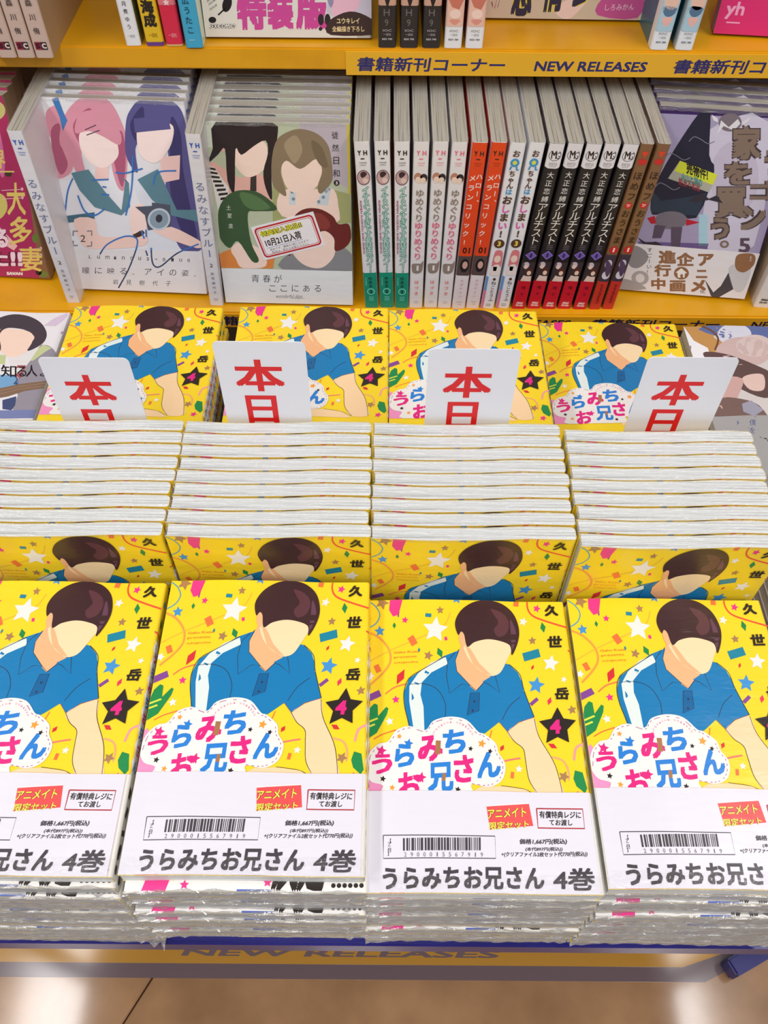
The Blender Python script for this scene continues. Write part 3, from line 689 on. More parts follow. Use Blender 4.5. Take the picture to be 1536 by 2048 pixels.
for i in range(6):
    t = .07/6; M = M_flat(.3660, .348, TZ+t*(5-i)) @ Matrix.Diagonal((1, 1, t/.01405, 1))
    BM.place(M, 'grey and orange comic beside the rightmost upright row, %s of its stack' % (ORD[i] if i < 5 else 'bottommost'), 'grey comics beside the upright row', ('cover', 'page_block', 'cover_print') if i < 1 else ('cover', 'page_block'))
def guitar_print():
    p = Print(129, 182, homog([(-136, 622), (143, 624), (39, 925), (-286, 922)], [(0, 0), (129, 0), (129, 182), (0, 182)])); p.units(1/7.875, 0, 600)
    p.poly([(-2200, 160), (1150, 160), (300, 2600), (-2300, 2600)], (232, 228, 232))
    p.poly([(700, 390), (880, 270), (1080, 190), (1100, 230), (1000, 330), (900, 400)], (214, 196, 216), 0); p.poly([(970, 520), (990, 480), (1075, 500), (1060, 530)], (190, 156, 196), up=False)
    p.poly([(640, 720), (700, 690), (830, 730), (930, 880), (1000, 1200), (900, 1750), (230, 1720), (300, 1500), (280, 1200), (500, 940)], (150, 144, 156), 3)
    p.poly([(500, 940), (610, 760), (700, 690), (840, 740), (740, 800), (600, 900), (540, 940)], (196, 204, 150)); p.poly([(0, 860), (120, 860), (100, 1000), (0, 1000)], (196, 204, 150), up=False)
    p.poly([(130, 880), (300, 860), (520, 780), (620, 760), (480, 960), (300, 1210), (180, 1000)], (228, 224, 224))
    p.poly([(280, 1010), (440, 1010), (340, 1220), (250, 1160)], (166, 86, 96), up=False)
    p.poly([(-400, 1180), (240, 1160), (330, 1320), (200, 1400), (-400, 1420)], (120, 166, 206)); p.poly([(170, 1150), (280, 1180), (330, 1330), (220, 1300)], (70, 84, 130), up=False)
    p.poly([(0, 560), (60, 460), (480, 470), (560, 560), (500, 740), (300, 870), (160, 880), (60, 830), (0, 750)], (244, 214, 196), 5)
    p.poly([(-200, 700), (-180, 400), (40, 280), (260, 225), (480, 245), (660, 340), (755, 500), (720, 640), (580, 740), (450, 780), (520, 650), (560, 560), (440, 470), (300, 440), (120, 450), (20, 560), (40, 780), (-100, 880)], (70, 62, 72), 4)
    p.poly([(0, 1380), (300, 1310), (820, 1255), (850, 1360), (400, 1420), (150, 1500), (0, 1530)], (132, 104, 84), 0)
    p.line([(0, 1420), (300, 1350), (830, 1290)], 5, (176, 152, 130), sm=0); p.line([(0, 1470), (300, 1390), (840, 1330)], 5, (176, 152, 130), sm=0, up=False)
    p.poly([(60, 1560), (280, 1500), (260, 1640), (200, 1720), (60, 1700)], (66, 78, 120), 0); p.rect(-2000, 1720, 720, 1850, (120, 130, 176), up=False)
    for c_, x0, x1, y0, y1 in (('知', 40, 280, 1010, 1200), ('る', 290, 440, 1030, 1190), ('人', 430, 610, 1010, 1195), ('よ', 650, 800, 1080, 1190)): p.text(c_, x0, y0, x1, y1, (30, 26, 30), bold=.01, up=False)
    return p
BG = Book(129, 182, 14, (232, 228, 232), wave=wave1); BG.add('cover_print', guitar_print())
for i in range(7):
    t = .1/7; M = M_flat(-.3560, .527, TZ+t*(6-i)) @ Matrix.Diagonal((1, 1, t/.01435, 1))
    BG.place(M, 'white comic with a guitar on its cover, left end, %s of its stack' % (ORD[i] if i < 6 else 'bottommost'), 'white comics at the left end', ('cover', 'page_block', 'cover_print') if i < 2 else ('cover', 'page_block'))

# ------------------------------------------------------------------ middle shelf: spine-out books
def yh(p, t, c, v=8):
    p.text('Y', t*.20, v, t*.43, v+4.6, c, bold=.05); p.text('H', t*.57, v, t*.83, v+4.6, c, bold=.05, up=False)
    p.line([(t*.38, v+8.3), (t*.45, v+7.6), (t*.5, v+8.2), (t*.56, v+7.6), (t*.63, v+8.3)], .9, c, up=False)
    p.text('YURIHIME', t*.26, v+11.0, t*.76, v+12.4, c, up=False); p.text('COMICS', t*.3, v+13.2, t*.72, v+14.6, c, up=False)
def spine_ikemen():
    t = 13.6; p = Print(t, 182); yh(p, t, BLK)
    p.ell(t/2, 34, 5.9, 7.4, (110, 70, 84)); p.ell(t/2, 34, 5.2, 6.6, (206, 170, 168)); p.poly([(4, 30), (7, 28), (10, 30), (8, 33), (5, 34)], (60, 44, 54), 3); p.ell(8.3, 37, 2.6, 2.4, (232, 206, 196), up=False)
    p.vtext('イケメンすぎです紫葵先パイ!', t*.58, 43, 137, (50, 148, 126), size=8.6, bold=.07, sx=.8); p.vtext('イケメンすぎです紫葵先パイ!', t*.58, 43, 137, (228, 240, 236), size=8.6, bold=.0, sx=.8)
    p.text('IKEMEN SUGIDESU SHIKI SENPAI!', t*.20-29, 85.1, t*.20+29, 86.9, (170, 60, 110), rot=math.pi/2, bold=.02, up=False)
    p.rect(0, 137.5, t, 182, (28, 150, 120)); p.vtext('ゆあま', t*.52, 142, 156, BLK, size=4.6, bold=.02); p.text('YUAMA', t*.2-5, 147.4, t*.2+5, 148.8, (150, 220, 200), rot=math.pi/2, up=False)
    p.ell(t*.52, 160.5, 3.9, 3.9, (150, 226, 204)); p.ell(t*.52, 160.5, 3.1, 3.1, (28, 150, 120)); p.text('2', t*.52-1.2, 158.6, t*.52+1.2, 162.6, BLK, bold=.05)
    for k in range(3): p.rect(t*.34, 167+k*2, t*.7, 167.7+k*2, (140, 214, 196), up=False)
    return p
def spine_yume():
    t = 13.6; p = Print(t, 182); yh(p, t, (232, 120, 146)); TP = (150, 134, 124)
    p.ell(4.6, 33.5, 3.6, 4.6, (190, 134, 112)); p.ell(9.8, 34.5, 3.4, 4.6, (52, 42, 46), up=False); p.ell(4.8, 36, 2.6, 3.2, (244, 218, 200)); p.ell(9.4, 36.6, 2.5, 3.1, (244, 218, 200), up=False)
    p.vtext('ゆめぐりゆりめぐり', t*.5, 45, 122, [TP]*4+[(228, 110, 140)]*5, size=8.6, bold=.02)
    p.poly([(1.6, 127), (5, 126), (10, 126), (12.6, 123), (12.6, 130), (11, 136), (7, 138), (3, 137), (1.6, 133)], TP, 4); p.text('1', 6.2, 128.5, 8.2, 134.5, WHT, bold=.06)
    p.vtext('はづき', t/2, 145, 166, (236, 128, 120), size=4.6, bold=.02, up=False)
    for k in range(2): p.rect(t*.36, 172+k*2, t*.66, 172.7+k*2, (206, 190, 186), up=False)
    return p
def spine_hello():
    t = 13.6; p = Print(t, 182); p.rect(0, 0, t, 117, (232, 74, 34)); yh(p, t, BLK)
    p.vtext('メランコリック!', t*.30, 29, 106, WHT, size=6.6, bold=.015); p.vtext('ハロー、', t*.74, 28, 62, WHT, size=6.2, bold=.015, up=False)
    p.text('01', 3.4, 107, 10.6, 114, (50, 34, 28), bold=.03, up=False)
    p.rect(0, 117, t, 140, (92, 76, 72)); p.ell(7.2, 128, 4.4, 8, (40, 34, 36)); p.ell(7.6, 127.5, 2.6, 4.4, (214, 170, 156)); p.rect(0, 140, t, 182, (234, 224, 226))
    p.vtext('大沢やよい', t/2, 144, 168, (222, 90, 130), size=3.6); p.line([(4, 173), (9.6, 173)], .5, (120, 110, 110), sm=0, up=False); p.text('一迅社', 4.6, 175, 9, 176.6, (90, 80, 80), up=False)
    return p
def spine_onii():
    t = 13.8; p = Print(t, 182); DB = (92, 62, 50); PK = (224, 110, 186); SB = (64, 150, 206)
    p.vtext('お', t*.5, 6, 14, DB, size=7, bold=.03); p.ell(t/2, 18.5, 4, 4, SB, up=False); p.ell(t/2, 18.5, 2, 2, (220, 224, 90)); p.line([(4.4, 22), (3.6, 25.5)], 1.5, SB, sm=0); p.line([(9.2, 22), (9.6, 25.2), (11.4, 25)], 1.5, SB, sm=0, up=False)
    p.vtext('ちゃんは', t*.46, 26, 50, [DB, DB, DB, SB], size=6.4, bold=.03, up=False); p.vtext('おしまい!', t*.46, 51, 96, [DB, PK, DB, PK, DB], size=9.4, bold=.04, up=False)
    p.ell(t*.48, 102.5, 5.1, 4.9, DB); p.text('3', t*.48-1.6, 99.6, t*.48+1.6, 105.2, (236, 214, 90), bold=.05)
    p.poly([(3.6, 118), (4.6, 111), (8, 109.5), (11.4, 111.5), (12.6, 120), (12, 130), (4, 130)], (222, 128, 134), 4); p.ell(7.8, 120, 3.2, 4.2, (246, 220, 204)); p.poly([(3, 132), (6, 127), (11, 127), (13, 136), (12, 139), (4, 139)], (240, 228, 222), 3); p.poly([(5, 129), (9, 129), (8.6, 134), (5.6, 134)], (196, 66, 70), up=False)
    p.rect(.2, 141, 2.4, 158, (96, 150, 210)); p.rect(.2, 158, 2.4, 182, (216, 120, 160), up=False); p.ell(t*.62, 144, 1.5, 1.6, DB, up=False); p.vtext('ねことうふ', t*.62, 146, 172, DB, size=5, bold=.01, up=False)
    for k in range(2): p.rect(t*.34, 175+k*2, t*.7, 175.7+k*2, (150, 140, 140), up=False)
    return p
def spine_taisho():
    t = 13.8; p = Print(t, 182); p.poly([(0, 0), (t, 0), (t, 22), (t*.75, 23.6), (t*.25, 23.6), (0, 22)], (232, 228, 232))
    p.line([(t/2+5.2*math.sin(a*.35), 11-5.2*math.cos(a*.35)) for a in range(2, 17)], .5, BLK, sm=0); p.text('M', 3.6, 7, 8.4, 14.4, BLK, bold=.03, shear=-.1, up=False); p.text('G', 8, 8, 11.2, 14.4, BLK, up=False)
    p.text('avarus', 3.2, 18, 10.6, 20.8, (120, 112, 120), up=False); p.text('SERIES', 4, 21.2, 10, 22.4, (120, 112, 120), up=False)
    p.vtext('大正恋縛', t*.52, 26, 58, WHT, size=6.6, up=False); p.vtext('アルチスト', t*.5, 58, 103, WHT, size=10.6, up=False)
    for k in range(3): p.rect(t*.3, 104+k*2, t*.72, 104.7+k*2, (120, 112, 120), up=False)
    p.diamond(t*.5, 115.5, 5.6, 5.2, (150, 124, 214)); p.diamond(t*.5, 115.5, 4.6, 4.2, (112, 90, 178)); p.text('1', t*.5-.8, 113.3, t*.5+.8, 117.7, BLK, bold=.05)
    p.rect(0, 123, t, 146, (64, 52, 54)); p.ell(4.4, 127, 3.1, 3.8, (206, 190, 198)); p.ell(8.8, 134, 3.2, 4, (96, 50, 44)); p.ell(4.6, 129, 1.9, 2.4, (240, 214, 196)); p.ell(8.9, 136, 2.1, 2.6, (244, 214, 190)); p.poly([(2, 146), (4, 139), (8, 140), (12, 139.5), (12.6, 146)], (232, 206, 192), 0)
    p.rect(0, 146, t, 182, (206, 30, 46)); p.vtext('鳴々', t/2, 150, 166, (110, 20, 36), size=4.6, bold=.02); p.text('MAG', 3.8, 172.2, 10, 174.8, WHT, bold=.05, shear=.3, up=False); p.text('Garden', 3.2, 175, 10.8, 177.6, WHT, bold=.03, shear=.3, up=False)
    return p
def spine_brown():
    t = 11.4; p = Print(t, 182); p.poly([(2.6, 7), (8.8, 7), (7.8, 10), (5.7, 13), (3.6, 10)], (220, 70, 44)); p.poly([(2.4, 14.5), (9, 14.5), (8.4, 19), (3, 19)], (206, 48, 44), 3, up=False)
    D = (54, 36, 24); p.vtext('ほめフ', t/2, 25, 56, D, size=8.6, bold=.01, up=False); p.ell(t/2, 60, 3.3, 3.3, (206, 40, 40)); p.text('ツ', t/2-1.7, 58.5, t/2+1.7, 61.6, WHT, bold=.03)
    p.vtext('おうさま', t/2, 64, 102, D, size=8.2, bold=.01); p.ell(t/2, 108.5, 4.2, 4, (206, 40, 40)); p.text('1', t/2-.8, 106.2, t/2+.8, 110.8, WHT, bold=.05)
    p.rect(0, 114, t, 146, (70, 58, 70)); p.ell(5, 125, 3.4, 5, (214, 204, 216)); p.ell(6, 138, 4, 5, (222, 214, 222), up=False); p.poly([(2, 120), (9, 128), (8, 140), (4, 134)], (90, 70, 96), 3)
    p.rect(0, 146, t, 182, (206, 58, 44)); p.text('yuruhashi', t*.5-12, 159, t*.5+12, 163.4, (110, 30, 24), rot=math.pi/2, bold=.02)
    return p
S_ = lambda w, h, t, f, s, b=None, **k: Book(w, h, t, f, s, b, pages=PAGES_SHADED, rr=.0022, **k)
KIN = dict(
    ik=S_(128, 181, 13.6, (236, 234, 236), (236, 234, 236)), yu=S_(128, 181, 13.6, (236, 232, 232), (236, 232, 232)), he=S_(128, 181, 13.6, (214, 60, 40), (234, 224, 226)),
    on=S_(128, 181, 13.8, (236, 236, 240), (236, 236, 240)), ta=S_(128, 181, 13.8, (60, 22, 40), (40, 36, 38)), br=S_(128, 181, 11.4, (120, 88, 60), (134, 98, 66)))
for k, f in (('ik', spine_ikemen), ('yu', spine_yume), ('he', spine_hello), ('on', spine_onii), ('ta', spine_taisho), ('br', spine_brown)):
    KIN[k].add('spine_print', f(), 'spine'); KIN[k].film(1, FILM_BACK, seed=9, amp=.0009, key='wrap_'+k)
SPN = [('ik', -14.4, -22.1), ('ik', 1.4, -4.3), ('ik', 16.8, 13.1), ('yu', 31.2, 30.2), ('yu', 46.6, 47.0), ('yu', 60.9, 63.6), ('he', 75.5, 81.0), ('he', 90.1, 97.8), ('on', 105.3, 114.2), ('on', 121.3, 131.2), ('ta', 137.6, 148.2), ('ta', 153.4, 164.6), ('ta', 169.2, 180.6), ('ta', 184.9, 196.6), ('ta', 201.0, 212.8), ('br', 216.6, 226.6), ('br', 230.3, 241.3)]
KL = dict(ik='white spine, green foot and lettering', yu='white spine, pink and taupe lettering', he='orange spine, white lettering', on='white spine, brown and pink lettering', ta='black spine, white cap, red foot', br='brown spine with red foot')
CNT = {}
NUM = ['first', 'second', 'third', 'fourth', 'fifth']
for k, xb, xt in SPN:
    n = CNT.get(k, 0); CNT[k] = n+1; b = KIN[k]; tot = sum(1 for q in SPN if q[0] == k)
    lean = math.degrees(math.atan2(xt-xb, 180))
    pos = NUM[n] if tot > 2 else ('left' if n == 0 else 'right')
    b.place(M_spine(b, xb/1000, .700+(n % 2)*.0006, S1+.0002, lean), 'comic with %s, %s of %s' % (KL[k], pos+(' from the left' if tot > 2 else ''), {2: 'two', 3: 'three', 5: 'five'}[tot]), 'upright spines on the middle shelf', ('cover', 'page_block', 'spine_print'), list(b.parts['films'].values()))

# ------------------------------------------------------------------ middle shelf: face-out books
def lum_print():
    p = Print(134, 186, homog([(75, 209), (357, 218), (417, 597), (160, 582)], [(0, 0), (134, 0), (134, 186), (0, 186)])); p.units(1/3, 0, 280)
    K = (222, 150, 168); KD = (178, 92, 122); NV = (92, 88, 142); ND = (66, 60, 108); SK = (250, 228, 222); TE = (96, 136, 150); WH = (232, 232, 238); LB = (60, 120, 196)
    p.poly([(330, 300), (420, 250), (600, 190), (760, 240), (820, 330), (860, 520), (880, 670), (420, 690), (440, 560), (380, 450)], WH, 3)
    p.poly([(780, 260), (900, 210), (1060, 200), (1180, 320), (1230, 690), (900, 690), (860, 480)], (222, 226, 236), 3)
    p.poly([(270, -120), (330, -160), (400, -60), (380, 60), (430, 180), (390, 240), (320, 240), (330, 80), (290, 0)], K, 4); p.poly([(300, -20), (350, -60), (360, 60), (400, 170), (360, 230), (320, 140)], KD, 4)
    p.poly([(350, 40), (380, -110), (480, -210), (620, -200), (700, -90), (745, 60), (740, 300), (700, 310), (660, 200), (640, 60), (480, 80), (530, 300), (480, 270), (400, 120)], K, 5)
    p.poly([(430, -60), (520, -150), (560, -60), (520, 80), (460, 40)], KD, 5); p.poly([(650, 40), (710, -20), (738, 120), (725, 300), (690, 230)], KD, 5, up=False)
    p.poly([(560, 170), (640, 150), (640, 260), (560, 260)], (246, 206, 200)); p.poly([(465, 0), (520, -30), (660, -10), (690, 60), (690, 130), (620, 190), (540, 170), (480, 100)], SK, 5)
    p.poly([(440, -10), (470, -120), (600, -130), (700, -20), (700, 60), (600, 10), (520, -20)], K, 4); p.bar(530, -40, 70, 6, (90, 60, 80), -.4); p.bar(545, -10, 80, 6, (90, 60, 80), -.35, up=False)
    p.poly([(305, -200), (340, -210), (370, -130), (395, -80), (370, -20), (350, -100)], (66, 124, 186), 0)
    p.poly([(735, -60), (760, -140), (820, -200), (940, -210), (1050, -150), (1100, 0), (1130, 200), (1190, 480), (1230, 650), (1120, 700), (1040, 600), (980, 340), (990, 120), (940, 60), (800, 60), (810, 220), (740, 120)], NV, 5)
    p.poly([(1000, -100), (1060, 0), (1080, 200), (1130, 420), (1180, 620), (1080, 560), (1010, 340), (1000, 120)], ND, 5); p.poly([(760, -60), (830, -160), (840, -60), (800, 40)], ND, 4, up=False)
    p.poly([(940, 130), (1060, 120), (1060, 260), (960, 280)], (246, 206, 200)); p.poly([(800, -20), (830, -60), (1000, -60), (1010, 40), (960, 130), (900, 165), (820, 110)], SK, 5); p.poly([(780, -90), (980, -110), (1000, -30), (890, -20), (790, -10)], NV)
    p.poly([(420, 220), (520, 200), (620, 330), (720, 440), (740, 260), (690, 240), (760, 280), (770, 420), (720, 470), (560, 420), (470, 320)], TE, 0)
    p.poly([(810, 260), (930, 200), (1050, 440), (1190, 440), (1210, 520), (1010, 470), (900, 380)], TE, up=False)
    p.poly([(390, 470), (560, 450), (560, 500), (390, 510)], (70, 110, 130), up=False)
    p.poly([(440, 490), (560, 490), (590, 590), (770, 590), (850, 560), (860, 650), (540, 665), (470, 600)], (246, 212, 202), 3); p.poly([(780, 420), (850, 410), (870, 560), (800, 600), (770, 500)], (250, 222, 214), 4, up=False)
    p.poly([(880, 520), (1020, 540), (1130, 590), (1210, 640), (1180, 670), (960, 590)], (246, 212, 202), 3, up=False)
    p.poly([(800, 420), (900, 415), (900, 395), (1010, 410), (1020, 540), (880, 560), (860, 470)], (84, 88, 104)); p.ell(945, 495, 68, 66, (196, 206, 218)); p.ell(945, 495, 56, 54, (140, 160, 176)); p.ell(945, 490, 20, 24, (60, 60, 72))
    p.poly([(410, 665), (1230, 690), (1290, 960), (440, 960)], (228, 226, 230))
    # brushed lettering and small print
    for l in ([(430, 250), (400, 330), (385, 470)], [(460, 350), (500, 440), (560, 468), (620, 430)], [(540, 262), (640, 258)], [(604, 300), (628, 304)], [(600, 345), (645, 348)], [(780, 120), (780, 260), (770, 360), (745, 470)], [(680, 218), (740, 222), (840, 196)], [(840, 560), (860, 610)], [(868, 555), (872, 600)],
              [(595, 700), (640, 640), (740, 595), (810, 605), (815, 660), (770, 790), (710, 905)], [(902, 664), (915, 760), (960, 778), (1060, 700), (1190, 645)], [(870, 680), (882, 712)], [(905, 290), (930, 220), (1040, 210)]): p.line(l, 9, LB, up=False)
    for sx, sy, x, y in ((1, 1, 435, 560), (-1, 1, 545, 560), (1, -1, 435, 645), (-1, -1, 545, 650)): p.line([(x, y+sy*28), (x, y), (x+sx*28, y)], 7, (120, 124, 136), sm=0, up=False)
    p.text('2', 478, 584, 508, 624, (60, 60, 66), up=False)
    for i, c_ in enumerate('Luminous-Blue'): x = 530+i*49.5; p.text(c_, x, 704+i*2.4+(8 if c_ == '-' else 0), x+(16 if c_ != 'm' else 24), 724+i*2.4-(8 if c_ == '-' else 0), (90, 90, 96), up=False)
    for i, c_ in enumerate('瞳に映る、アイの姿。'): x = 492+i*75; w = 42 if c_ not in '、。' else 12; yy = 775+i*3.2; p.text(c_, x, yy if w > 12 else yy+30, x+w, yy+38, (50, 50, 54), up=False)
    for i, c_ in enumerate('岩見樹代子'): x = 676+i*80; p.text(c_, x, 852+i*4, x+32, 882+i*4, (90, 90, 96), up=False)
    return p
LU = S_(134, 186, 13.8, (230, 228, 232), (230, 228, 232)); LU.add('cover_print', lum_print())
def lum_spine():
    t = 13.8; p = Print(t, 186); c = (70, 104, 190); yh(p, t, (50, 96, 190)); p.vtext('るみなすブルー', t*.5, 44, 128, (110, 120, 160), size=10, up=False); p.text('2', 5.4, 134, 8.6, 138, BLK, up=False)
    p.vtext('岩見樹代子', t*.5, 143, 172, (110, 110, 120), size=3.6, up=False); p.rect(4.6, 177, 9.4, 177.6, (150, 150, 156), up=False); p.rect(5.6, 179, 8.6, 179.6, (150, 150, 156), up=False)
    return p
def lum_back():
    p = Print(134, 186); p.rect(0, 0, 134, 186, (224, 220, 222))
    for y in (16, 40):
        x = 86; random.seed(int(y))
        while x < 122: w = random.choice((.3, .3, .6, .9)); p.rect(x, y, x+w, y+16, (80, 74, 74), up=False); x += w+random.choice((.4, .6))
    p.poly([(60, 96), (100, 88), (130, 120), (134, 150), (124, 176), (100, 150), (70, 130)], (112, 104, 140), 4)
    return p
LU.add('spine_print', lum_spine(), 'spine'); LU.add('back_print', lum_back(), 'back'); LF = LU.film(1, FILM_BACK, seed=12, amp=.001, key='wl')
BLAB = ['front copy of the facing row', 'second copy of the facing row', 'third copy of the facing row', 'fourth copy of the facing row', 'fifth copy of the facing row', 'sixth copy of the facing row', 'seventh copy of the facing row']
for i in range(6):
    LU.place(M_face(LU, -.2535-i*.0005, .7185+i*.0148, S1+.0005, 13.7, 0, -3.0), 'pale comic with blue brushed lettering, %s' % BLAB[i], 'pale comics facing out', ('cover', 'page_block', 'cover_print', 'spine_print'), [LF])
LU.place(M_spine(LU, -.3245, .7035, S1+.0002, 0.6, yaw=0), 'pale comic turned spine outwards beside the red floral comic', 'pale comics turned spine out', ('cover', 'page_block', 'spine_print', 'back_print'), [LF])
LU.place(M_spine(LU, -.1752, .701, S1+.0002, 2.3), 'pale comic turned spine outwards between the two facing rows', 'pale comics turned spine out', ('cover', 'page_block', 'spine_print', 'back_print'), [LF])

def tsu_print():
    p = Print(132, 182, homog([(399, 246), (701, 245), (707, 612), (449, 609)], [(0, 0), (132, 0), (132, 182), (0, 182)])); p.units(1/4.267, 380, 200)
    SK = (248, 220, 206); SD = (230, 180, 168)
    p.poly([(60, 180), (1400, 180), (1420, 1480), (250, 1480)], (190, 198, 170)); p.poly([(935, 180), (1340, 180), (1360, 750), (935, 560)], (190, 180, 190)); p.poly([(700, 640), (1370, 800), (1390, 1050), (700, 1100)], (166, 170, 116)); p.rect(60, 180, 260, 420, (214, 222, 206), up=False)
    p.poly([(1345, 180), (1375, 180), (1385, 800), (1360, 800)], (210, 190, 60), up=False)
    p.poly([(140, 560), (180, 540), (420, 680), (560, 620), (690, 700), (690, 900), (240, 960)], SD, 0)
    p.poly([(135, 560), (200, 600), (320, 760), (330, 960), (230, 960), (190, 760)], (232, 230, 226), 0)
    for k in range(8): p.poly([(138+k*16, 585+k*38), (205+k*18, 600+k*34), (212+k*17, 618+k*34), (144+k*15, 606+k*38)], BLK, up=(k == 0))
    p.poly([(510, 670), (560, 650), (560, 790), (505, 790)], (60, 54, 54), up=False)
    p.poly([(350, 420), (420, 340), (620, 360), (660, 480), (640, 580), (560, 650), (470, 665), (390, 590), (350, 500)], SK, 5)
    p.ell(272, 400, 24, 56, SD)
    p.poly([(215, 195), (700, 195), (740, 330), (730, 500), (690, 620), (695, 860), (640, 760), (620, 620), (660, 460), (640, 350), (540, 400), (430, 480), (380, 430), (370, 800), (310, 700), (290, 430), (230, 480), (140, 555), (185, 430)], (44, 36, 42), 3)
    p.poly([(760, 800), (900, 760), (1100, 760), (1230, 760), (1270, 900), (1240, 1060), (780, 1000)], SK, 3); p.poly([(850, 740), (900, 780), (900, 900), (840, 900)], (206, 216, 222)); p.poly([(1140, 750), (1210, 740), (1180, 900), (1080, 900)], (206, 216, 222), up=False)
    for q in ((870, 790), (880, 850), (1165, 780), (1140, 830), (1100, 870), (1190, 760)): p.ell(*q, 15, 15, (128, 150, 168), 12, up=False)
    p.poly([(780, 560), (830, 460), (1100, 440), (1130, 600), (1100, 720), (980, 800), (850, 780), (790, 680)], SK, 5)
    p.poly([(695, 700), (695, 500), (740, 340), (850, 265), (960, 245), (1100, 290), (1190, 400), (1220, 600), (1210, 700), (1120, 800), (1090, 740), (1130, 600), (1080, 500), (940, 590), (820, 520), (770, 620), (820, 820), (740, 780)], (140, 122, 98), 4)
    p.poly([(800, 380), (900, 300), (960, 420), (900, 540), (850, 500)], (166, 148, 120), 4); p.poly([(1040, 340), (1130, 400), (1180, 560), (1120, 560), (1060, 460)], (120, 104, 82), 4, up=False)
    p.poly([(255, 1450), (240, 1330), (380, 1270), (560, 1330), (720, 1330), (700, 1450)], (226, 140, 70), 0); p.poly([(340, 1290), (420, 1230), (600, 1290), (640, 1430), (440, 1450), (380, 1370)], SK, 4)
    p.poly([(240, 1150), (235, 950), (320, 820), (450, 780), (600, 810), (740, 940), (560, 960), (490, 970), (490, 1100), (520, 1250), (580, 1380), (520, 1390), (400, 1220), (330, 1280), (260, 1220)], (64, 92, 62), 4)
    p.poly([(420, 800), (560, 830), (680, 930), (540, 950), (450, 900)], (90, 124, 82), 4)
    p.poly([(780, 1455), (830, 1330), (1000, 1300), (1230, 1250), (1370, 1300), (1390, 1460)], (140, 140, 144), 3)
    p.poly([(860, 1240), (900, 1180), (1180, 1120), (1240, 1200), (1230, 1340), (1120, 1440), (980, 1420), (880, 1330)], SK, 5)
    p.poly([(790, 1260), (860, 1040), (960, 940), (1100, 930), (1220, 990), (1270, 1060), (1360, 1060), (1380, 1180), (1330, 1260), (1240, 1290), (1230, 1180), (1130, 1120), (1000, 1240), (880, 1240), (850, 1340)], (112, 44, 42), 4)
    p.poly([(1000, 990), (1120, 970), (1200, 1060), (1160, 1110), (1060, 1080)], (140, 62, 56), 4)
    p.poly([(230, 1452), (1400, 1466), (1420, 1800), (250, 1800)], (232, 234, 236))
    for i, (c_, x, y) in enumerate((('徒', 1215, 260), ('然', 1218, 370), ('日', 1228, 480), ('和', 1225, 590))): p.text(c_, x, y, x+58-(8 if c_ == '日' else 0), y+62, (40, 34, 40), up=False)
    p.ell(1256, 704, 25, 25, (40, 34, 40), up=False); p.text('3', 1247, 690, 1266, 718, (220, 210, 220), bold=.04)
    for c_, y in (('土', 912), ('室', 980), ('圭', 1068)): p.text(c_, 300+(y-912)*.12, y, 340+(y-912)*.12, y+40, (226, 230, 220), up=False)
    for i, c_ in enumerate('青春が'): p.text(c_, 515+i*98, 1505, 583+i*98, 1570, (70, 74, 84), up=False)
    for i, c_ in enumerate('ここにある'): p.text(c_, 668+i*98, 1590+(6 if c_ == 'こ' else 0), 725+i*98, 1648, (70, 74, 84), up=False)
    p.text('wonderful days', 725, 1670, 955, 1715, (120, 122, 130), shear=.4, up=False); p.text('volume three', 855, 1698, 975, 1708, (130, 132, 140), up=False)
    return p
TS = S_(132, 182, 13.8, (232, 234, 236), (226, 224, 206)); TS.add('cover_print', tsu_print()); TF = TS.film(1, FILM_BACK, seed=15, amp=.0011, key='wt')
def sticker():
    root = []
    p = Print(64, 36); 
    def rr(x0, y0, x1, y1, r, c):
        pts = []
        for cx, cy, a0 in ((x1-r, y1-r, 0), (x0+r, y1-r, 90), (x0+r, y0+r, 180), (x1-r, y0+r, 270)):
            for k in range(5): a = R(a0+90*k/4); pts.append((cx+r*math.cos(a), cy+r*math.sin(a)))
        p.poly(pts, c)
    rr(2, 2, 62, 34, 4, (196, 40, 44)); rr(3.6, 3.6, 60.4, 32.4, 3, (242, 238, 240)); rr(4.4, 4.4, 59.6, 31.6, 2.6, (196, 40, 44)); rr(4.9, 4.9, 59.1, 31.1, 2.4, (242, 238, 240))
    p.text('特典封入商品!!', 6.5, 6, 49.5, 12.6, (70, 56, 20), bold=.09); p.text('特典封入商品!!', 6.5, 6, 49.5, 12.6, (236, 232, 60), bold=.02)
    p.text('10月21日入荷', 8, 15, 45, 23.2, BLK, bold=.03, up=False); p.line([(8, 24.3), (45, 24.3)], .35, (60, 90, 170), sm=0, up=False)
    p.text('見本です。最後の1冊になるまで', 10, 25.6, 50, 28, BLK, up=False); p.text('商品は、奥からお取り下さい。', 11, 28.6, 49, 31, BLK, up=False)
    return p
